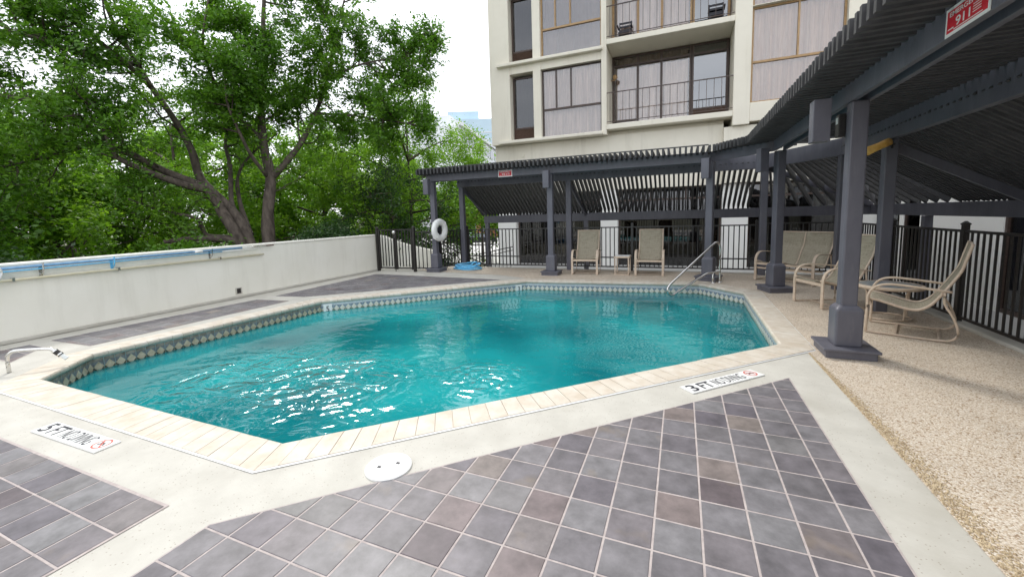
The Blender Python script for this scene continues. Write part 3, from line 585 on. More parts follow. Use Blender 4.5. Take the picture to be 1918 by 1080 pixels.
# lower wall and ground floor
B('wall', -6.5, 1.29, .30, .6, 2.28, 4.06, 'bwall'); B('wall', 1.291, 9.5, .12, .6, 2.30, 3.94, 'bwall')
B('vent_cap', -5.42, -5.33, .25, .299, 3.62, 3.71, 'bwall')
B('soffit', -6.5, 9.5, .601, 2.6, 3.9, 3.99, 'bwall')
for x0, x1 in ((-6.5, -5.74), (-2.52, -1.93), (1.31, 2.04), (4.6, 5.3)): B('pier', x0, x1, .31, .9, TERR, 2.279, 'wingwall', bev=.008)
for x0, x1, mull in ((-5.735, -2.525, (-4.6, -3.5)), (-1.925, 1.305, (-.85, .25)), (2.045, 4.595, (2.9, 3.75))):
    w = window(x0, x1, TERR, 2.275, .55, mull, 1.9, 'bronze', 'drape', .45, 'glassd')
B('room_backing', -6.4, 9.4, 2.3, 2.5, TERR, 3.9, 'interior')
# side wing on the right
wing = thing('side_wing', 'white single storey wing with dark glazing beyond the right fence', 'building', (5.4, 3, 0))
def WG(name, y0, y1, x0, x1, z0, z1, m, par=None): return boxo(name, x0, x1, y0, y1, z0, z1, m, par or wing)
WG('wall', 3.95, 6.65, 0, .3, TERR, 2.5, 'wingwall'); WG('wall', 7.42, 7.62, 0, .3, TERR, 2.5, 'wingwall'); WG('wall', -2.2, -.6, 0, .3, TERR, 2.5, 'bwall')
WG('wall', -9, 8.2, -.01, .3, 2.501, 3.2, 'bwall'); WG('roof', -9, 8.2, .301, 4, 3.0, 3.19, 'bwall')
for y0, y1 in ((6.65, 7.42), (7.62, 9), (-.6, 3.95), (-9, -2.2)):
    w = link('window', None, wing); b = MB()
    for a in (y0, y1-.06): b.box(.02, .1, a, a+.06, TERR, 2.5)
    b.box(.022, .098, y0, y1, 2.44, 2.498); b.box(.022, .098, y0, y1, TERR, TERR+.07)
    b.build('frame', 'bronze', w); b = MB(); b.box(.055, .061, y0+.02, y1-.02, TERR, 2.48); b.build('pane', 'glassd', w)
    b = MB(); kk = max(4, int((y1-y0)/.05))
    for i in range(kk):
        a, c = y0+(y1-y0)*i/kk, y0+(y1-y0)*(i+1)/kk; xa, xc = (.4+.03*math.sin(v*17) for v in (a, c)); b.face([(xa, c, TERR), (xc, a, TERR), (xc, a, 2.5), (xa, c, 2.5)])
    b.build('drape', 'drape', w)
WG('room_backing', -9, 8.2, 1.2, 1.3, TERR, 3, 'interior')

# ================================================================== PERGOLA
perg = thing('pergola', 'slate grey slatted pergola on square posts round two sides of the pool', 'pergola')
XR = 1.86; YF = 6.95; BB, BT = 2.475, 2.69
def post_mesh(h, boot=True):
    b = MB(); w = .070; b.box(-w, w, -w, w, .10 if boot else TERR, h); return b.mesh('post', 'pergola')
pm_front = post_mesh(BB-.001)
def post(x, y, rz=0, front=True, h=BB-.001):
    o = link('post', pm_front if front else post_mesh(h, False), perg, (x, y, 0), rz); bevel(o, .014)
    if front:
        b = MB(); q = math.sqrt(2); b.lathe([(.114*q, .10), (.114*q, .475), (.074*q, .515)], 4, rot=math.pi/4); k = b.build('boot', 'pergola', o); bevel(k, .018)
        b = MB(); b.box(-.205, .205, -.205, .205, .003, .075); b.box(-.228, .228, -.228, .228, .076, .102); k = b.build('plinth', 'pergola', o); bevel(k, .006)
        b = MB(); b.box(-.075, .075, -.37, -.225, 2.12, 2.52); k = b.build('corbel', 'pergola', o); bevel(k, .006)
    return o
post(-6.0, YF); post(-2.65, YF); post(.86, 6.80, R(-20)); post(1.885, 5.75, R(-70)); post(XR-.005, 2.22, R(-90)); post(XR, -1.6, R(-90))
Y2 = 7.9; X2 = 2.90
for x in (-5.63, -2.43): post(x, Y2, front=False, h=2.355)
post(1.98, 7.78, front=False, h=2.355); post(X2, 6.15, front=False, h=2.355); post(X2, 4.42, front=False, h=2.355); post(X2, .2, front=False, h=2.355)
def beam(a, c, z0, z1, w, name='beam'):
    b = MB(); a, c = Vector(a), Vector(c); b.bar((a.x, a.y, (z0+z1)/2), (c.x, c.y, (z0+z1)/2), w, z1-z0); o = b.build(name, 'pergola', perg); bevel(o, .006); return o
beam((-6.15, YF-.06), (.86, YF-.06), BB, BT, .05); beam((.87, YF-.08), (1.80, 5.76), BB+.003, BT-.003, .05); beam((XR-.06, 5.74), (XR-.06, -4.5), BB, BT, .05)
beam((-6.15, YF+.075), (.86, YF+.075), BB-.004, BT-.002, .05); beam((XR+.075, 5.7), (XR+.075, -4.5), BB-.004, BT-.002, .05)
beam((-5.75, Y2), (1.98, Y2), 2.36, 2.67, .09); beam((2.0, Y2-.03), (X2, 6.13), 2.362, 2.655, .09); beam((X2, 6.16), (X2, -4.5), 2.36, 2.66, .09)
YL = 9.40; XL = 4.42
beam((-5.65, YL), (XL, YL), 1.27, 1.50, .09, 'low_beam'); beam((XL, YL-.05), (XL, -4.5), 1.272, 1.498, .09, 'low_beam')
for x in (-5.55, -2.3, .95, 4.0): 
    b = MB(); b.box(-.06, .06, -.06, .06, TERR+.002, 1.268); b.build('low_post', 'pergola', perg, loc=(x, YL, 0))
for y in (7.0, 3.9, .6): b = MB(); b.box(-.06, .06, -.06, .06, TERR+.002, 1.268); b.build('low_post', 'pergola', perg, loc=(XL, y, 0))
# rafters along the slope, hips
for a, c in (((-5.70, Y2, 2.40), (-5.58, YL, 1.56)), ((-2.42, Y2, 2.30), (-2.3, YL, 1.46)), ((1.98, Y2, 2.40), (XL, YL, 1.50)), ((X2, 6.16, 2.40), (XL, YL-.3, 1.50)), ((X2, 4.42, 2.28), (XL, 4.42, 1.44)), ((X2, .2, 2.28), (XL, .2, 1.44))):
    b = MB(); b.bar(a, c, .05, .11); b.build('rafter', 'pergola', perg)
# roof slats: flat ones over the walk, sloping ones down to the low beam
SW, SH, SP = .042, .135, .110
def slat(name, a, c):
    b = MB(); a, c = Vector(a), Vector(c); o0 = (a+c)/2; b.bar(a-o0, c-o0, SW, SH); return o0, b
cache = {}
def put(name, a, c):
    a, c = Vector(a), Vector(c); d = tuple(round(v, 3) for v in (c-a)); key = (name, d)
    if key not in cache:
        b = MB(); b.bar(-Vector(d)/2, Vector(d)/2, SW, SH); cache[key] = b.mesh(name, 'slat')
    link(name, cache[key], perg, (a+c)/2+Vector((rng.uniform(-.004, .004), rng.uniform(-.006, .006), rng.uniform(-.002, .002))))
ZS = 2.712; EO = .43
x = -6.22
while x < .84:
    put('roof_slat', (x, YF-EO, ZS), (x, Y2+.06, ZS)); x += SP
x = -5.70
while x < 1.98:
    put('slope_slat', (x, Y2-.02, 2.56), (x, YL+.06, 1.555)); x += SP
y = 5.74
while y > -2.6:
    put('roof_slat', (XR-EO-.06, y, ZS), (X2+.06, y, ZS)); y -= SP
y = 6.12
while y > -2.6:
    put('slope_slat', (X2-.02, y, 2.56), (XL+.06, y, 1.555)); y -= SP
for i in range(10):      # fan of slats over the cut corner
    t = (i+.5)/10; a = Vector((.86, YF-EO)).lerp(Vector((XR-EO-.06, 5.74)), t); c = Vector((.80+.25, Y2+.06)).lerp(Vector((X2+.06, 5.9)), t)
    put('roof_slat', (*a, ZS), (*c, ZS))
for i in range(18):
    t = (i+.5)/18; a = Vector((1.98, Y2)).lerp(Vector((X2, 6.14)), t); c = Vector((2.03, YL+.08)).lerp(Vector((XL+.08, YL+.08)), t*2) if t < .5 else Vector((XL+.08, YL+.08)).lerp(Vector((XL+.08, 6.36)), t*2-1)
    put('slope_slat', (a.x, a.y, 2.56), (c.x, c.y, 1.555))
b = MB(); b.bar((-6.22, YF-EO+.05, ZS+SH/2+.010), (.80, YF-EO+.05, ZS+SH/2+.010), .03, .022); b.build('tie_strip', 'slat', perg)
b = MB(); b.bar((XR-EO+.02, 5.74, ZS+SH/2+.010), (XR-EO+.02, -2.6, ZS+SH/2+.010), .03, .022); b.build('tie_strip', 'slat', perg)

# signs on the beams
def sign(loc, rz, w, h, lab):
    t = thing('emergency_sign', lab, 'sign', loc, rz)
    b = MB(); b.box(-w/2, w/2, -.004, 0, 0, h); b.build('plate', 'white', t)
    b = MB(); b.box(-w/2+.018, w/2-.018, -.0052, -.0042, .018, h-.018); o = b.build('red_field', 'red', t)
    T = lambda x, z: Matrix.Translation((x, -.0060, z)) @ Matrix.Rotation(R(90), 4, 'X')
    text('lettering', 'EMERGENCY', h*.235, o, T(0, h*.66), 'white', align='CENTER', extrude=.0004, width=w*.80)
    text('lettering', '911', h*.44, o, T(-w*.05, h*.24), 'white', align='CENTER', extrude=.0004, width=w*.33)
    b = MB()
    for i in range(4): b.box(w*.15, w*.33, -.0062, -.0055, h*(.55-.085*i), h*(.575-.085*i))
    b.box(-w*.28, w*.36, -.0062, -.0055, h*.145, h*.175); b.box(-w*.42, -w*.28, -.0062, -.0055, h*.21, h*.25)
    b.build('small_print', 'white', o)
sign((-3.79, YF-.0865, 2.465), 0, .38, .165, 'small red and white EMERGENCY 911 sign on the far pergola beam')
sign((XR-.0865, .43, 2.478), R(-90), .40, .16, 'large red and white EMERGENCY 911 sign on the near right beam')

# amber flood light on the inner post
fl = thing('flood_light', 'amber tubular flood light on the inner pergola post', 'light', (2.80, 4.22, 2.27))
d = Vector((-.9, -.30, -.40)).normalized(); b = MB(); b.tube([Vector((.02, 0, .04)), Vector((.02, 0, .04))+d*.10, Vector((.02, 0, .04))+d*.11, Vector((.02, 0, .04))+d*.30], .05, 16, rs=[1.0, 1.0, .92, 1.12]); b.build('housing', 'amber', fl, smooth=True)
b = MB(); b.bar((.08, 0, .0), (.0, .02, .02), .03, .03); b.bar((.05, 0, -.05), (.05, 0, .04), .02, .02, up=(0, 1, 0)); b.build('bracket', 'fence', fl)
bx = thing('junction_box', 'small dark box with a white label on the near post', 'box', (XR-.10, 2.34, 2.27))
b = MB(); b.box(-.03, .03, -.05, .05, -.10, .12); o = b.build('housing', 'fence', bx); bevel(o, .006)
b = MB(); b.box(-.033, -.0305, -.03, .03, .03, .09); b.build('label_plate', 'white', o)

# ================================================================== FENCES
pk = MB(); pk.box(-.011, .011, -.011, .011, .085, 1.105); PK = pk.mesh('picket', 'fence')
def fence(label, pts, posts, sp=.108, h=1.17, name='metal_fence', cat='fence', mid=None, skip=()):
    t = thing(name, label, cat, (pts[0][0], pts[0][1], 0)); o0 = Vector((pts[0][0], pts[0][1], 0))
    for (ax, ay), (bx_, by) in zip(pts[:-1], pts[1:]):
        a = Vector((ax, ay, 0))-o0; c = Vector((bx_, by, 0))-o0; L_ = (c-a).length; d = (c-a)/L_
        for z in (h-.055, .10)+((mid,) if mid else ()):
            b = MB(); b.bar(a+Vector((0, 0, z)), c+Vector((0, 0, z)), .032, .03); b.build('rail', 'fence', t)
        k = int(L_/sp)
        for i in range(k): link('picket', PK, t, a+d*(L_*(i+.5)/k), math.atan2(d.y, d.x))
    for x, y in posts:
        b = MB(); b.box(-.028, .028, -.028, .028, .002, h+.02); b.box(-.034, .034, -.034, .034, h+.021, h+.04); b.lathe([(.03*1.414, h+.04), (.012, h+.066)], 4, rot=math.pi/4); b.build('fence_post', 'fence', t, loc=Vector((x, y, 0))-o0)
    return t
fence('black metal picket fence between the far pergola posts', [(-5.55, 7.98), (1.93, 7.98)], [(-2.95, 7.98), (-.83, 7.98), (1.90, 7.98), (-5.55, 7.98)], mid=.34)
fence('black metal picket fence returning behind the ring buoy post', [(-6.02, 7.12), (-5.62, 7.98)], [(-5.95, 7.1)], mid=None)
PK2 = MB(); PK2.box(-.010, .010, -.009, .009, .085, 1.13); PK = PK2.mesh('picket', 'fence')
fence('black metal picket fence along the right edge of the deck', [(1.96, 7.98), (3.47, 7.9), (3.47, -3.6)], [(3.47, 7.9), (3.47, 5.7), (3.47, 3.87), (3.47, 1.6), (3.47, -.6)], h=1.20, sp=.105)
PK = pk.mesh('picket', 'fence')
gate = thing('metal_gate', 'black metal double gate between the wall and the ring buoy post', 'gate', (-7.87, 6.74, 0))
def leaf_gate(x0, x1):
    lf = link('gate_leaf', None, gate)
    b = MB()
    for z in (1.19, .10): b.bar((x0, 0, z), (x1, .0, z), .032, .035)
    for x in (x0, x1): b.box(x-.022, x+.022, -.022, .022, .06, 1.215)
    b.build('gate_frame', 'fence', lf)
    k = int((x1-x0)/.102)
    for i in range(1, k): link('picket', PK, lf, (x0+(x1-x0)*i/k, 0, .06))
leaf_gate(.10, .62); leaf_gate(.69, 1.22)
for x in (.03, 1.30):
    b = MB(); b.box(x-.034, x+.034, -.034, .034, .002, 1.25); b.lathe([(.04*1.414, 1.25), (.02, 1.29)], 4, (x, 0, 0), rot=math.pi/4); b.build('gate_post', 'fence', gate)
b = MB(); b.lathe([(0, -.05), (.05, -.04), (.06, 0), (.05, .04), (0, .05)], 14, (.655, -.04, 1.12)); b.build('latch_knob', 'steel', gate, smooth=True)
b = MB(); b.box(.60, .71, -.035, -.022, .95, 1.16); b.build('latch_plate', 'fence', gate)
b = MB(); b.bar((.655, -.03, .003), (.655, -.03, .35), .014, .014, up=(0, 1, 0)); b.build('drop_bolt', 'fence', gate)
fence('short black picket panel between the gate and the ring buoy post', [(-6.54, 6.80), (-6.08, 6.92)], [], sp=.1)
# stair rails beyond
sr = thing('stair_railing', 'black sloping stair railing descending beyond the far fence', 'railing', (-6.96, 8.5, 0))
b = MB(); b.bar((0, 0, .735), (1.9, 0, -.07), .04, .03); b.bar((0, 0, -.10), (1.9, 0, -.905), .03, .03); b.build('handrail', 'fence', sr)
q = MB(); q.box(-.008, .008, -.008, .008, -.87, .0); qm = q.mesh('baluster', 'fence')
for i in range(15): link('baluster', qm, sr, (.06+i*.125, 0, .72-.423*(.06+i*.125)))
sr2 = thing('stair_railing', 'black double stair rail climbing toward the building corner', 'railing', (-6.63, 10.5, 0))
b = MB(); b.bar((0, 0, .10), (1.5, 0, .405), .035, .03); b.bar((.05, 0, -.02), (1.5, 0, .285), .03, .025); b.build('handrail', 'fence', sr2)
for i in range(10): link('baluster', qm, sr2, (.06+i*.15, 0, .10+.2*(.06+i*.15)))

# ================================================================== FURNITURE
def arc(pts, k=3):        # Catmull-Rom smoothing in the side plane
    out = []; P = [pts[0]]+list(pts)+[pts[-1]]
    for i in range(1, len(P)-2):
        for j in range(k):
            t = j/k; p0, p1, p2, p3 = P[i-1:i+3]; out.append(tuple(.5*((2*p1[c])+(-p0[c]+p2[c])*t+(2*p0[c]-5*p1[c]+4*p2[c]-p3[c])*t*t+(-p0[c]+3*p1[c]-3*p2[c]+p3[c])*t**3) for c in range(2)))
    out.append(pts[-1]); return out
def chair(name, label, cat, loc, face, width, lounge=False, seats=1, group=None, backh=1.06):
    # local: x across, +y to the back; face = direction the sitter looks
    rz = math.atan2(face[1], face[0])+math.pi/2
    t = thing(name, label, cat, loc, rz, group); h = width/2
    flat = [(-.024, -.009), (.024, -.009), (.024, .009), (-.024, .009)]; rnd = [(math.cos(2*math.pi*j/8)*.014, math.sin(2*math.pi*j/8)*.014) for j in range(8)]
    arm = arc([(0, .012), (0, .20), (.0, .40), (.025, .50), (.09, .565), (.2, .590), (.42, .575), (.67, .550)])
    if lounge: base = arc([(0, .016), (.3, .014), (.58, .014), (.69, .035), (.735, .12), (.69, .28), (.62, .42), (.615, .54)])
    else: base = arc([(0, .012), (.3, .012), (.60, .012), (.64, .05), (.63, .30), (.61, .55)])
    s = backh/1.06
    rail = arc([(-.012, .405), (.1, .388), (.3, .330), (.41, .318), (.49, .360), (.56, .45), (.65, .62), (.72, .77*s), (.75, .9*s), (.785, backh)])
    for sx in (-1, 1):
        b = MB(); b.sweep([(sx*h, y, z) for y, z in arm], rnd if lounge else flat, up=(1, 0, 0) if False else (0, 0, 1)) if lounge else None
        if not lounge:
            pts = arm; o_ = []
            vs = []; 
            for i, (y, z) in enumerate(pts):
                y0, z0 = pts[max(i-1, 0)]; y1, z1 = pts[min(i+1, len(pts)-1)]; ln = math.hypot(y1-y0, z1-z0) or 1; ny, nz = -(z1-z0)/ln, (y1-y0)/ln
                for dx, dn in ((-.024, -.008), (.024, -.008), (.024, .008), (-.024, .008)): vs.append((sx*h+dx, y+ny*dn, z+nz*dn))
            k = len(pts); fs = [(i*4+j, i*4+(j+1) % 4, (i+1)*4+(j+1) % 4, (i+1)*4+j) for i in range(k-1) for j in range(4)]+[(3, 2, 1, 0), ((k-1)*4, (k-1)*4+1, (k-1)*4+2, (k-1)*4+3)]
            b.add(vs, fs)
        b.build('arm', 'frame', t, smooth=lounge)
        b = MB(); b.tube([(sx*h, y, z) for y, z in base], .012, 8); b.build('base_rail', 'frame', t, smooth=True)
    k = seats; xs = [-h+.03+(2*h-.06)*i/k for i in range(k+1)]
    for x in xs:
        b = MB(); b.tube([(x, y, z) for y, z in rail], .014, 8); b.build('side_rail', 'frame', t, smooth=True)
    for i in range(k):
        x0, x1 = xs[i]+.010, xs[i+1]-.010; b = MB(); m = 7; nr = len(rail); vs = []
        for (y, z) in rail:
            for j in range(m):
                u = j/(m-1); sag = .022*math.sin(math.pi*u); vs.append((x0+(x1-x0)*u, y+sag*.6*(z > .36), z-sag*(z < .45)))
        fs = [(r*m+j, r*m+j+1, (r+1)*m+j+1, (r+1)*m+j) for r in range(nr-1) for j in range(m-1)]; b.add(vs, fs); o = b.build('sling', 'sling', t, smooth=True)
        so = o.modifiers.new('thick', 'SOLIDIFY'); so.thickness = .004; so.offset = 0
    b = MB(); b.bar((-h+.01, .015, .352), (h-.01, .015, .352), .03, .045); b.build('front_rail', 'frame', t)
    for y, z, nm in ((.25, .014, 'stretcher'), (.60, .014, 'stretcher')):
        b = MB(); b.bar((-h+.008, y, z), (h-.008, y, z), .022, .012); b.build(nm, 'frame', t)
    b = MB(); b.tube([(-h+.03, .783, backh-.012), (0, .79, backh-.012), (h-.03, .783, backh-.012)], .011, 8); b.build('top_rail', 'frame', t, smooth=True)
    b = MB(); b.tube([(-h, .615, .545), (-h+.03, .612, .545)], .012, 8); b.tube([(h, .615, .545), (h-.03, .612, .545)], .012, 8); b.build('bracket', 'frame', t)
    if seats > 1:
        b = MB(); b.bar((-h+.01, .03, .26), (h-.01, .03, .26), .03, .03); b.bar((-h+.01, .35, .24), (h-.01, .35, .24), .03, .03); b.build('apron', 'frame', t)
    return t
chair('patio_chair', 'tan high back sling chair at the far fence, left of the little table', 'chair', (-1.85, 7.05, .004), (0.06, -1), .60, group='sling chairs by the far fence')
chair('patio_chair', 'tan high back sling chair at the far fence, right of the little table', 'chair', (-.36, 7.10, .004), (0, -1), .60, group='sling chairs by the far fence')
chair('patio_loveseat', 'two seat tan sling loveseat behind the corner pergola post', 'loveseat', (2.173, 6.69, .004), (-.64, -.77), 1.08, seats=2, backh=.99)
chair('patio_chair', 'tan sling chair half hidden by the near pergola post', 'chair', (2.10, 4.60, .004), (-.927, -.375), .59)
chair('patio_rocker', 'tan sling rocker with curved sled base facing the pool at right', 'chair', (2.452, 3.432, .004), (-.925, .385), .60, lounge=True)
# side tables
tb = thing('side_table', 'small square tan side table between the two far chairs', 'table', (-.985, 7.37, .004))
b = MB(); b.box(-.185, .185, -.2, .2, .405, .445); o = b.build('table_top', 'frame', tb); bevel(o, .012); b = MB(); b.box(-.165, .165, -.18, .18, .4455, .449); b.build('glass_top', 'ceramic', o)
for x in (-.155, .155):
    for y in (-.18, .18): b = MB(); b.box(x-.012, x+.012, y-.012, y+.012, .0, .404); b.build('leg', 'frame', tb)
for y in (-.18, .18): b = MB(); b.box(-.142, .142, y-.010, y+.010, .002, .022); b.build('stretcher', 'frame', tb)
for x in (-.155, .155): b = MB(); b.box(x-.010, x+.010, -.167, .167, .002, .02); b.build('stretcher', 'frame', tb)
tb = thing('round_table', 'low round tan table with frosted glass top beside the rocker', 'table', (2.84, 4.02, .004))
b = MB(); b.lathe([(.30, .40), (.345, .405), (.355, .425), (.345, .445), (.315, .447), (.315, .441)], 40); b.build('table_rim', 'frame', tb, smooth=False)
b = MB(); b.lathe([(0, .437), (.314, .437), (.314, .443), (0, .4435)], 40); b.build('glass_top', 'ceramic_grey', tb) if False else None
MT['frost'] = mat('frosted glass', (.22, .25, .26), (.30, .33, .34), .25, 30, 4)
b = MB(); b.lathe([(0, .436), (.314, .436), (.314, .4435), (0, .4438)], 40); b.build('glass_top', 'frost', tb)
for i in range(4):
    a = R(20+90*i); c, s = math.cos(a), math.sin(a); b = MB(); b.tube([(c*.30, s*.30, .40), (c*.27, s*.27, .36), (c*.26, s*.26, .2), (c*.25, s*.25, .03), (c*.21, s*.21, .012)], .012, 8); b.build('leg', 'frame', tb, smooth=True)
b = MB(); b.tube([(math.cos(R(12*i))*.235, math.sin(R(12*i))*.235, .014) for i in range(31)], .010, 8); b.build('foot_ring', 'frame', tb, smooth=True)

# ---- stainless pool rails
hr = thing('pool_handrail', 'curved stainless steel handrail at the far pool corner', 'handrail', (1.055, 6.53, 0), R(225))
def rail_obj(pts, name, par, r=.021): b = MB(); b.tube([(x, 0, z) for x, z in arc(pts, 4)], r, 14); return b.build(name, 'steel', par, smooth=True)
rail_obj([(0, .002), (0, .3), (0, .60), (.005, .70), (.03, .785), (.09, .83), (.15, .825), (.22, .785), (.7, .475), (1.22, .14), (1.33, .055), (1.375, -.02), (1.35, -.10), (1.26, -.135), (1.15, -.10), (.7, .085), (.40, .205), (.32, .222), (.2, .225), (.0, .225)], 'rail', hr)
b = MB(); b.tube([(.19, 0, .002), (.19, 0, .22)], .020, 14); b.build('leg', 'steel', hr, smooth=True)
for x in (0, .19): b = MB(); b.lathe([(.05, .002), (.05, .010), (.028, .024), (.022, .026)], 20, (x, 0, 0)); b.build('escutcheon', 'steel', hr, smooth=True)
gr = thing('water_spout', 'short stainless spout pipe with black coupling at the left pool corner', 'spout', (-6.245, -.998, 0), R(42))
rail_obj([(0, .002), (0, .08), (0, .14), (.012, .19), (.05, .222), (.10, .228), (.24, .222), (.33, .213), (.37, .200), (.405, .172)], 'pipe', gr, .0175)
b = MB(); b.tube([(.385, 0, .188), (.44, 0, .130)], .027, 14); b.build('coupling', 'fence', gr)
for q in (.10, .80): b = MB(); p = (.385+.055*q, .188-.058*q); b.tube([(p[0]-.005, 0, p[1]+.0053), (p[0]+.005, 0, p[1]-.0053)], .029, 14); b.build('clamp_band', 'steel', gr)
b = MB(); b.tube([(.435, 0, .135), (.482, 0, .085)], .022, 14); b.build('nozzle', 'white', gr)

# ---- life ring, hose, wall poles
lr = thing('life_ring', 'white ring buoy hung on the leftmost pergola post', 'ring buoy', (-5.835, YF-.02, 1.155), R(82))
def torus(Rm, r, k=40, m=14, sz=1., tilt=0):
    b = MB()
    vs = [((Rm+r*math.cos(v))*math.cos(u), r*math.sin(v)*.8, (Rm+r*math.cos(v))*math.sin(u)*sz) for u in (2*math.pi*i/k for i in range(k)) for v in (2*math.pi*j/m for j in range(m))]
    b.add(vs, [(i*m+j, ((i+1) % k)*m+j, ((i+1) % k)*m+(j+1) % m, i*m+(j+1) % m) for i in range(k) for j in range(m)]); return b
torus(.222, .092, sz=1.0).build('ring', 'white', lr, smooth=True)
for a in (45, 135, 225, 315):
    b = MB(); c, s = math.cos(R(a)), math.sin(R(a)); tdir = Vector((c, 0, s)); pts = [Vector((c, 0, s))*(.222+.097*math.cos(v))+Vector((0, .103*.8*math.sin(v), 0)) for v in (2*math.pi*j/16 for j in range(17))]; b.tube(pts, .008, 6); b.build('strap', 'white', lr)
b = MB(); rr = random.Random(3); pts = [Vector((.09*math.sin(i*1.3+rr.random()), -.01+.02*rr.random(), .11*math.cos(i*.9+rr.random()))) for i in range(26)]; b.tube(pts, .009, 6); b.tube([(0, .07, .1), (0, .09, .35)], .006, 6); b.build('rope_bundle', 'rope', lr)
hs = thing('pool_hose', 'coil of bright blue vacuum hose on the far deck', 'hose', (-5.33, 7.50, .03)); hs.scale = (.92, .92, .85)
for q, (rx, ry, dz, ph) in enumerate(((.46, .21, .0, 0), (.40, .17, .04, .7), (.34, .19, .075, 1.6), (.43, .16, .09, 2.2), (.30, .13, .125, 3.0))):
    b = MB(); pts = [Vector((rx*math.cos(R(9*i)+ph)+.03*math.sin(i*.7+q), ry*math.sin(R(9*i)+ph), dz+.018*math.sin(i*.35+q*2)+(.10*max(0, math.sin(R(9*i)+q)) if q > 1 else 0))) for i in range(41)]; b.tube(pts, .021, 8); b.build('hose_loop', 'blue', hs, smooth=True)
wx = -7.875
pp = thing('pvc_pipe', 'cream plastic pipe clipped low along the left wall', 'pipe', (wx, -1, .85))
b = MB(); b.tube([(0, -3, 0), (0, 4.2, -.012)], .017, 10); b.build('pipe', 'pvc', pp, smooth=True)
for y in (.62, 1.74, 3.3): b = MB(); b.box(-.045, .022, y-.012, y+.012, -.024, .022); b.build('clip', 'steel', pp)
po = thing('telescopic_pole', 'long blue telescopic pool pole hung along the wall top', 'pole', (wx+.02, -.35, 1.0))
b = MB(); b.tube([(0, -1.5, .0), (0, 3.08, .012)], .019, 12); b.build('pole_tube', 'pole', po, smooth=True); b = MB(); b.tube([(0, 2.2, .010), (0, 2.33, .011)], .023, 12); b.build('lock_collar', 'white', po, smooth=True); b = MB(); b.tube([(0, 3.085, .012), (0, 3.62, .014)], .012, 10); b.build('inner_tube', 'steel', po, smooth=True); b = MB(); b.tube([(0, 3.62, .014), (0, 3.78, .015)], .015, 10); b.build('grip', 'louver', po, smooth=True)
p2 = thing('net_pole', 'thin pale blue net pole below the telescopic pole', 'pole', (wx+.03, -.35, .958))
b = MB(); b.tube([(0, -1.5, 0), (0, 2.68, .014)], .010, 10); b.build('pole_tube', 'blue', p2, smooth=True); b = MB(); b.tube([(0, 2.68, .014), (0, 3.45, .015)], .008, 8); b.build('tip', 'white', p2, smooth=True)
for nm, y, m, lab in (('wall_hook', -.04, 'steel', 'grey wall hook at the left end of the blue pole'), ('wall_hook', .74, 'blue', 'blue wall hook in the middle of the blue pole'), ('wall_hook', 2.20, 'steel', 'grey wall hook near the tip of the blue pole')):
    b = MB(); b.tube([(-.045, 0, -.12), (.0, 0, -.115), (.03, 0, -.09), (.052, 0, -.04), (.052, 0, .045)], .009, 8); b.box(-.05, -.043, -.018, .018, -.16, .03); tag(b.build(nm, m, None, loc=(wx, y-.06, 1.0), smooth=False), lab, 'hook', 'hooks along the left wall')
nf = thing('leaf_net', 'blue leaf skimmer net with white frame at the left end of the wall', 'net', (wx+.10, -.70, .96))
b = MB(); k = 28; pts = [Vector((.02*math.sin(a), .20*math.cos(a), .16*math.sin(a))) for a in (2*math.pi*i/k for i in range(k+1))]; b.tube(pts, .014, 8); b.build('net_frame', 'white', nf, smooth=True)
b = MB(); c = Vector((.06, 0, 0))
for i in range(k): b.face([pts[i], pts[i+1], c])
b.build('mesh_bag', 'blue', nf)

# ---- loose gravel along the paving joint (too many to count)
b = MB(); g = random.Random(11); oc = [(1, 0, 0), (0, 1, 0), (-1, 0, 0), (0, -1, 0), (0, 0, 1), (0, 0, -.4)]; of = [(0, 1, 4), (1, 2, 4), (2, 3, 4), (3, 0, 4)]
MT['gravel'] = leaf = mat('tan gravel', (.24, .165, .085), (.58, .47, .31), .7, 60, 2, contrast=(.3, .7))
for i in range(5200):
    y = 2.1-g.random()*4.3; wdt = .10*min(1, max(.12, (2.2-y)/2.0)); x = 1.535+wdt*abs(g.gauss(.4, .38)); s = g.uniform(.0035, .0085); a = g.random()*6.28; ca, sa = math.cos(a), math.sin(a); e = g.uniform(.6, 1)
    b.add([(x+(vx*ca-vy*e*sa)*s, y+(vx*sa+vy*e*ca)*s*1.3, .005+max(-.001, vz*s*.7)) for vx, vy, vz in oc], of)
o = b.build('gravel', 'gravel', None); o['kind'] = 'stuff'

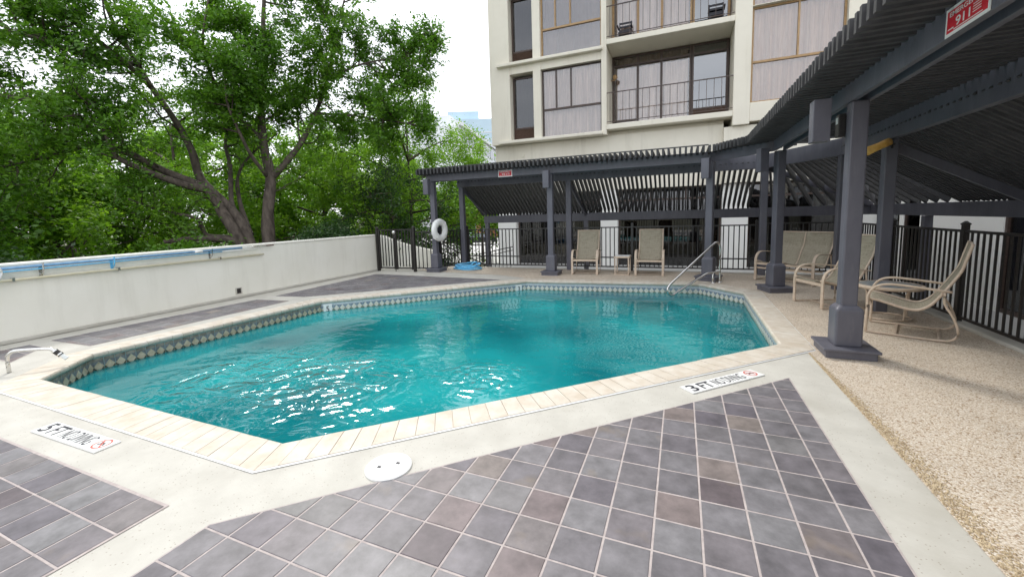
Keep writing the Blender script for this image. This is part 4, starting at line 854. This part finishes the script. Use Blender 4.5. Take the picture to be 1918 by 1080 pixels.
# ================================================================== TREES
def smooth_path(pts, k=4):
    P = [Vector(p) for p in pts]; P = [P[0]*2-P[1]]+P+[P[-1]*2-P[-2]]; out = []
    for i in range(1, len(P)-2):
        for j in range(k):
            t = j/k; p0, p1, p2, p3 = P[i-1:i+3]; out.append(.5*((2*p1)+(p2-p0)*t+(2*p0-5*p1+4*p2-p3)*t*t+(3*p1-p0-3*p2+p3)*t**3))
    out.append(P[-2]); return out
class Tree:
    def __init__(s, seed): s.r = random.Random(seed); s.np = np.random.default_rng(seed); s.trunk = MB(); s.twig = MB(); s.pts = []
    def limb(s, pts, r0, r1, k=4, n=10):
        p = smooth_path(pts, k); m = len(p); s.trunk.tube(p, 1., n, rs=[(r0+(r1-r0)*(i/(m-1))**.8)*(1+.06*math.sin(i*1.7+r0*40)) for i in range(m)]); return p
    def wander(s, a, d, L_, k, up=.15, jit=.28):
        out = [a]; d = d.normalized()
        for i in range(k):
            d = (d+Vector((s.r.gauss(0, jit), s.r.gauss(0, jit), s.r.gauss(0, jit*.7)+up*.3))).normalized(); out.append(out[-1]+d*(L_/k))
        return out
    def dress(s, path, lo, hi, nchild, length, r0, sub=7, sublen=.8, leafn=22, spread=.16, up=.15):
        m = len(path)
        for c in range(nchild):
            t = lo+(hi-lo)*(c+s.r.random())/nchild; i = min(m-2, int(t*(m-1))); a = path[i].lerp(path[i+1], t*(m-1)-i); tg = (path[i+1]-path[i]).normalized()
            rv = Vector((s.r.gauss(0, 1), s.r.gauss(0, 1), s.r.gauss(.15, .8))); side = (rv-tg*rv.dot(tg)).normalized(); d = tg*s.r.uniform(.2, .8)+side
            L_ = length*s.r.uniform(.6, 1.25)*(1.15-.5*t); p = s.wander(a, d, L_, 6, up); rr = r0*s.r.uniform(.7, 1.2)
            s.twig.tube(p, 1., 5, rs=[rr*(1-.85*q/6) for q in range(7)])
            for e in range(sub):
                u = .25+.75*(e+s.r.random())/sub; i2 = min(5, int(u*6)); b_ = p[i2].lerp(p[i2+1], u*6-i2); rv = Vector((s.r.gauss(0, 1), s.r.gauss(0, 1), s.r.gauss(0, .7)))
                q = s.wander(b_, (p[i2+1]-p[i2]).normalized()*.6+rv.normalized(), sublen*s.r.uniform(.6, 1.2), 4, up*.5, .35); s.twig.tube(q, 1., 3, rs=[rr*.28*(1-.2*z) for z in range(5)])
                for v in q[1:]: s.pts.append((v, leafn, spread))
    def cloud(s, c, rad, nclump, leafn, spread):
        for i in range(nclump):
            v = Vector((s.r.gauss(0, 1), s.r.gauss(0, 1), s.r.gauss(0, 1))).normalized()*(s.r.random()**.4); s.pts.append((Vector(c)+Vector((v.x*rad[0], v.y*rad[1], v.z*rad[2])), leafn, spread))
    def leaves(s, size, aspect=.45):
        cs = np.repeat(np.array([tuple(p) for p, _, _ in s.pts]), [n for _, n, _ in s.pts], axis=0); sp = np.repeat([q for _, _, q in s.pts], [n for _, n, _ in s.pts])
        N_ = len(cs); g = s.np; c = cs+g.normal(size=(N_, 3))*sp[:, None]*np.array([1, 1, .8])
        a = g.normal(size=(N_, 3)); a[:, 2] = a[:, 2]*.6-.25; a /= np.linalg.norm(a, axis=1)[:, None]; w = g.normal(size=(N_, 3)); w[:, 2] *= .5; w -= a*(w*a).sum(1)[:, None]; w /= np.linalg.norm(w, axis=1)[:, None]
        L_ = size*g.uniform(.5, 1.6, N_)[:, None]; nn = np.cross(a, w)*L_*.12
        V = np.stack([c-a*L_*.5, c+w*L_*aspect*.5+nn, c+a*L_*.5, c-w*L_*aspect*.5+nn], 1).reshape(-1, 3)
        me = bpy.data.meshes.new('crown'); me.vertices.add(len(V)); me.vertices.foreach_set('co', V.ravel().astype(np.float32)); me.loops.add(4*N_); me.loops.foreach_set('vertex_index', np.arange(4*N_, dtype=np.int32))
        me.polygons.add(N_); me.polygons.foreach_set('loop_start', np.arange(0, 4*N_, 4, dtype=np.int32)); me.update(calc_edges=True); me.validate(); return me
    def finish(s, name, label, base, leafm, size, aspect=.45, cat='tree', group=None):
        t = thing(name, label, cat, base, 0, group); inv = Matrix.Translation(-Vector(base))
        if s.trunk.f: me = s.trunk.mesh('trunk', 'bark', True); me.transform(inv); link('trunk', me, t)
        if s.twig.f: me = s.twig.mesh('branches', 'twig', True); me.transform(inv); link('branches', me, t)
        me = s.leaves(size, aspect); me.transform(inv); me.materials.append(MT[leafm]); link('crown', me, t); return t
# the big many-stemmed tree behind the wall
LIMB = {'A': [[-12.3, 5.95, -1.95], [-12.46, 5.89, .63], [-13.1, 5.77, 1.91], [-13.54, 5.66, 2.6], [-14.33, 4.96, 3.17], [-15.26, 4.02, 4.04], [-15.42, 3.58, 4.58], [-15.75, 2.82, 4.91], [-16.54, 1.96, 5.07]],
'A2': [[-13.54, 5.66, 2.6], [-13.61, 5.0, 2.73], [-13.93, 4.25, 3.11], [-14.2, 3.74, 3.49], [-14.29, 3.58, 4.34], [-14.37, 3.4, 4.94]],
'B': [[-12.2, 6.25, -1.95], [-12.34, 6.14, .53], [-12.91, 6.05, 1.82], [-14.12, 5.89, 2.93], [-14.53, 5.94, 3.89], [-15.05, 5.84, 4.9], [-15.67, 5.6, 5.99], [-16.0, 5.35, 6.91], [-16.39, 5.1, 8.04], [-16.49, 4.96, 9.04], [-16.53, 4.65, 10.26]],
'C': [[-12.15, 6.62, -1.95], [-12.23, 6.63, .57], [-12.3, 6.74, 1.8], [-12.33, 6.98, 2.98], [-12.67, 7.09, 4.17], [-12.75, 7.22, 5.6], [-12.81, 7.58, 7.03], [-13.1, 7.83, 8.34], [-13.2, 8.25, 10.36], [-12.97, 8.7, 12.47]],
'D': [[-12.33, 6.98, 2.98], [-12.04, 7.26, 3.39], [-11.84, 7.88, 4.21], [-11.72, 8.49, 5.29], [-11.51, 8.95, 6.59], [-11.39, 9.43, 8.33], [-11.03, 10.08, 10.76]],
'E': [[-12.91, 6.05, 1.82], [-13.43, 6.33, 2.31], [-14.09, 6.85, 3.48], [-14.56, 7.08, 4.35], [-14.83, 7.62, 5.31], [-14.82, 8.47, 6.89], [-15.52, 8.84, 8.9]],
'E2': [[-12.71, 6.38, 1.12], [-13.55, 6.7, 2.2], [-14.03, 7.05, 3.15], [-14.01, 7.59, 3.94], [-13.5, 8.34, 4.76]],
'F': [[-15.67, 5.6, 5.99], [-15.59, 4.84, 6.61], [-15.72, 3.98, 7.26], [-15.69, 3.37, 7.52], [-16.03, 2.86, 8.07]],
'G': [[-16.0, 5.33, 6.69], [-15.87, 4.48, 6.48], [-15.69, 3.69, 6.52], [-15.69, 3.05, 6.6], [-15.96, 2.5, 6.62], [-16.11, 1.74, 6.34]],
'I': [[-12.8, 5.9, 1.06], [-13.52, 5.5, 1.17], [-13.38, 5.19, 1.69], [-13.85, 4.58, 1.92], [-14.34, 3.98, 2.3]],
'H': [[-12.54, 5.88, .89], [-12.7, 5.61, 1.01], [-13.18, 4.87, 1.09], [-13.61, 4.36, 1.03]],
'J': [[-11.72, 8.49, 5.29], [-10.61, 8.84, 5.19], [-9.33, 9.24, 4.94], [-8.18, 9.81, 4.74]],
'K': [[-11.51, 8.95, 6.59], [-10.33, 9.5, 7.07], [-9.22, 10.22, 7.3], [-8.32, 10.57, 7.07]],
'L': [[-12.67, 7.09, 4.17], [-12.95, 6.42, 5.06], [-13.18, 5.99, 5.96], [-13.07, 5.72, 6.95], [-12.73, 5.78, 8.12]],
'M': [[-12.35, 6.87, 3.03], [-12.27, 6.32, 3.65], [-12.17, 5.9, 4.38], [-12.17, 5.66, 5.11], [-12.06, 5.61, 6.14]],
'N': [[-15.26, 4.02, 4.04], [-15.5, 3.21, 3.61], [-15.73, 2.64, 3.35], [-16.16, 1.99, 3.04]]}
RAD = {'A': (.215, .035), 'A2': (.13, .03), 'B': (.19, .03), 'C': (.25, .03), 'D': (.13, .025), 'E': (.09, .025), 'E2': (.09, .025), 'F': (.09, .025), 'G': (.08, .02), 'I': (.09, .025), 'H': (.13, .06), 'J': (.05, .012), 'K': (.05, .012), 'L': (.09, .02), 'M': (.07, .02), 'N': (.07, .02)}
T = Tree(21); PA = {k: T.limb(v, *RAD[k]) for k, v in LIMB.items()}
for k, lo, nc, ln in (('A', .42, 11, 2.3), ('B', .42, 12, 2.4), ('C', .45, 13, 2.5), ('D', .3, 15, 2.3), ('E', .4, 8, 2.0), ('F', .1, 8, 2.0), ('G', .1, 8, 1.9), ('J', .1, 10, 1.6), ('K', .05, 12, 1.8), ('L', .15, 9, 2.0), ('M', .4, 6, 1.5), ('A2', .45, 7, 1.6), ('N', .2, 7, 1.5)):
    T.dress(PA[k], lo, 1, int(nc*1.5), ln, .035, 8, .85, {'A': 15, 'A2': 13, 'N': 13, 'G': 17, 'F': 17, 'B': 18}.get(k, 22), .115)
T.dress(PA['A'], .25, .8, 9, 2.0, .022, 6, .9, 3, .2)
T.dress(PA['B'], .2, .5, 5, 1.8, .02, 6, .9, 3, .2)
T.dress(PA['C'], .25, .45, 5, 1.6, .02, 6, .8, 3, .2)
T.dress(PA['E2'], .2, 1, 7, 1.5, .02, 6, .8, 4, .2)
T.dress(PA['H'], .3, 1, 5, 1.2, .02, 6, .8, 3, .2)
T.dress(PA['I'], .3, 1, 4, 1.2, .022, 5, .6, 8, .15)
T.finish('shade_tree', 'large many stemmed shade tree with leaning trunks behind the left wall', (-12.35, 6.3, GZ), 'leaf', .118, .42)
def simple_tree(seed, name, label, base, h, crad, leafm, nl=9, nc=7, leafn=20, size=.11, r=.16, lean=(0, 0), spread=.2, low=.3, group=None):
    t = Tree(seed); bx_, by, bz = base; top = Vector((bx_+lean[0], by+lean[1], bz+h)); tr = t.limb([base, (bx_+lean[0]*.2, by+lean[1]*.2, bz+h*.25), (bx_+lean[0]*.5, by+lean[1]*.5, bz+h*.55), top], r, r*.2)
    m = len(tr)
    for i in range(nl):
        f = low+(.92-low)*(i+t.r.random()*.6)/nl; a = tr[int(f*(m-1))]; an = i*2.4+t.r.random(); reach = crad*(1.1-.6*abs(f-.5)); e = a+Vector((math.cos(an)*reach, math.sin(an)*reach, h*.16*t.r.uniform(-.2, 1.2)))
        p = t.limb([a, a.lerp(e, .4)+Vector((0, 0, .25)), a.lerp(e, .75)+Vector((0, 0, .3)), e], r*.42, r*.08, 3, 6); t.dress(p, .2, 1, nc, crad*.55, .025, 5, .7, leafn, spread)
    t.dress(tr, .6, 1, nc+2, crad*.55, .03, 5, .7, leafn, spread)
    return t.finish(name, label, base, leafm, size, .45, group=group)
simple_tree(31, 'street_tree', 'bright yellow green tree just left of the pergola', (-11.5, 13.5, GZ), 8.0, 3.9, 'leafb', 12, 9, 20, .12, .15, low=.42)
simple_tree(32, 'street_tree', 'dark spreading tree low behind the gate', (-10.8, 11.2, GZ), 5.2, 2.5, 'leafd', 9, 7, 14, .10, .10, low=.25)
simple_tree(33, 'street_tree', 'yellow green tree glowing between the shade tree trunks', (-17.5, 14, GZ), 8.0, 4.2, 'leafb', 10, 8, 22, .15, .18)
simple_tree(34, 'street_tree', 'pale green tree behind the leaning trunks', (-22, 9.5, GZ), 8.2, 4.6, 'leafb', 10, 8, 22, .16, .2)
simple_tree(35, 'street_tree', 'deep green tree low at the left edge behind the wall', (-17.5, -1.4, GZ), 6.4, 3.4, 'leaf', 10, 8, 22, .125, .13, low=.2)
simple_tree(36, 'street_tree', 'tall green tree at the far left behind the deep green one', (-24, .5, GZ), 9.5, 4.6, 'leaf', 10, 8, 20, .18, .2)
simple_tree(37, 'street_tree', 'green street tree showing beneath the pergola roof', (-13.5, 25, GZ), 7.6, 3.2, 'leafb', 8, 7, 20, .17, .14, low=.50)
simple_tree(38, 'street_tree', 'distant green tree filling the gap behind the right hand trunk', (-20, 22, GZ), 9.0, 5.0, 'leafb', 10, 7, 20, .2, .2)
simple_tree(39, 'street_tree', 'dense yellow green tree behind the lower left branches', (-20.5, 4.6, GZ), 6.4, 3.6, 'leafb', 11, 8, 20, .14, .14, low=.2)
simple_tree(40, 'street_tree', 'far green tree behind the pale green one', (-31, 9, GZ), 10, 5.6, 'leaf', 10, 7, 16, .26, .25, low=.15)
simple_tree(41, 'street_tree', 'far dark tree at the left beyond the tall green tree', (-29, -2, GZ), 9.5, 5.4, 'leafd', 10, 7, 16, .26, .25, low=.15)
simple_tree(42, 'street_tree', 'far bright tree behind the upright trunk', (-28, 18, GZ), 10, 5.6, 'leafb', 10, 7, 16, .26, .25, low=.15)
def shrub(seed, label, c, rad, leafm, ncl, size=.09):
    t = Tree(seed); base = (c[0], c[1], GZ)
    for i in range(7): t.limb([base, (c[0]+rad[0]*.3*math.cos(i), c[1]+rad[1]*.3*math.sin(i), (GZ+c[2])/2), (c[0]+rad[0]*.7*math.cos(i*1.3), c[1]+rad[1]*.7*math.sin(i*1.3), c[2]+rad[2]*.4)], .04, .008, 3, 5)
    t.cloud(c, rad, ncl, 26, .17); return t.finish('shrub', label, base, leafm, size, .5, 'shrub')
shrub(51, 'dark leafy shrub hugging the wall between trunk and gate', (-10.4, 7.4, .35), (1.1, 1.3, 1.0), 'leafd', 420)
shrub(52, 'dense shrub mass behind the wall at the left edge', (-10.6, -.4, -.1), (1.0, 2.6, 1.2), 'leafd', 700, .085)
shrub(53, 'green shrub behind the wall below the leaning trunk', (-10.6, 3.4, .1), (1.0, 1.7, .95), 'leaf', 500, .085)

# ================================================================== STREET AND SKYLINE
def car(label, loc, rz, paint):
    t = thing('parked_car', label, 'car', loc, rz, 'cars in the street'); b = MB()
    prof = [(-2.15, .30), (-2.2, .55), (-2.1, .82), (-1.55, .92), (-.95, 1.38), (-.2, 1.46), (.65, 1.40), (1.25, .98), (1.95, .84), (2.2, .62), (2.2, .32)]
    m = len(prof); vs = []
    for y, ins in ((-.86, 0), (.86, 0)):
        for x, z in prof: vs.append((x, y*(1-.16*max(0, (z-.9)/.55)), z))
    b.add(vs, [tuple(range(m)), tuple(reversed(range(m, 2*m)))]+[((i+1) % m, i, i+m, (i+1) % m+m) for i in range(m)]); o = b.build('body', paint, t); bevel(o, .06)
    for sy in (-1, 1):
        b = MB(); yy = sy*.80; b.face([(-1.25, sy*.885, .96), (1.0, sy*.885, .96), (.58, sy*.80, 1.33), (-.85, sy*.80, 1.33)][::sy]); b.build('side_window', 'farglass', t)
        for x in (-1.35, 1.35):
            b = MB(); b.sweep([(x, sy*.70, .32), (x, sy*.90, .32)], [(math.cos(R(22.5*i))*.32, math.sin(R(22.5*i))*.32) for i in range(16)]); w = b.build('wheel', 'tyre', t); b = MB(); b.sweep([(x, sy*.86, .32), (x, sy*.91, .32)], [(math.cos(R(36*i))*.19, math.sin(R(36*i))*.19) for i in range(10)]); b.build('rim', 'steel', w)
    b = MB(); b.face([(1.24, -.74, 1.0), (1.24, .74, 1.0), (.68, .68, 1.385), (.68, -.68, 1.385)]); b.face([(-1.5, .76, .96), (-1.5, -.76, .96), (-.99, -.69, 1.36), (-.99, .69, 1.36)]); o = b.build('windscreen', 'farglass', t); 
    for sy in (-.62, .62): b = MB(); b.box(2.16, 2.22, sy-.18, sy+.18, .60, .74); b.build('headlight', 'white', t)
car('dark parked car seen through the fence below the pergola', (-22.4, 42.3, GZ), R(20), 'carpaint'); car('pale blue car parked behind the dark car', (-28.6, 50, GZ), R(15), 'carwhite')
fb = thing('brick_building', 'reddish low building glimpsed through the trees beneath the pergola', 'building', (-33, 62, GZ))
boxo('wall', -8, 6, 0, 8, 0, 6.5, 'brick', fb); boxo('parapet', -8.2, 6.2, -.2, 8.2, 6.501, 7.1, 'farwhite', fb)
for i in range(5): boxo('window', -6.6+i*2.6, -5.2+i*2.6, -.05, .1, 3.6, 5.2, 'farglass', fb); boxo('window', -6.6+i*2.6, -5.2+i*2.6, -.05, .1, .8, 2.4, 'farglass', fb)
ob = thing('office_building', 'white office block with dark window bands beyond the trees', 'building', (-46.59, 99.63, GZ), R(102.1))
boxo('wall', -30, 30, 0, 14, 0, 21.4, 'farwhite', ob); boxo('penthouse', -26, 20, 3, 12, 21.401, 24.4, 'farwhite', ob)
boxo('roof_rail', -30, 30, -.5, .5, 21.402, 22.2, 'farwhite', ob)
for f in range(6):
    for i in range(11):
        z = 2.0+f*3.3; o = boxo('window', -28+i*5, -24.2+i*5, -.10, .1, z, z+(2.0 if f == 5 else 1.1), 'farglass', ob)
tw = thing('glass_tower', 'blue glass tower in washed out pale tones far beyond the office block', 'building', (-98, 192, GZ), R(25))
boxo('tower_shaft', -14, 17, -14, 14, 0, 50, 'fartower', tw); boxo('crown_block', -13, 2, -10, 10, 50.001, 54.5, 'fartower', tw)
for f in range(12): boxo('spandrel', -16.1, 16.1, -14.1, 14.1, 6+f*3.4, 6.5+f*3.4, 'farwhite', tw)
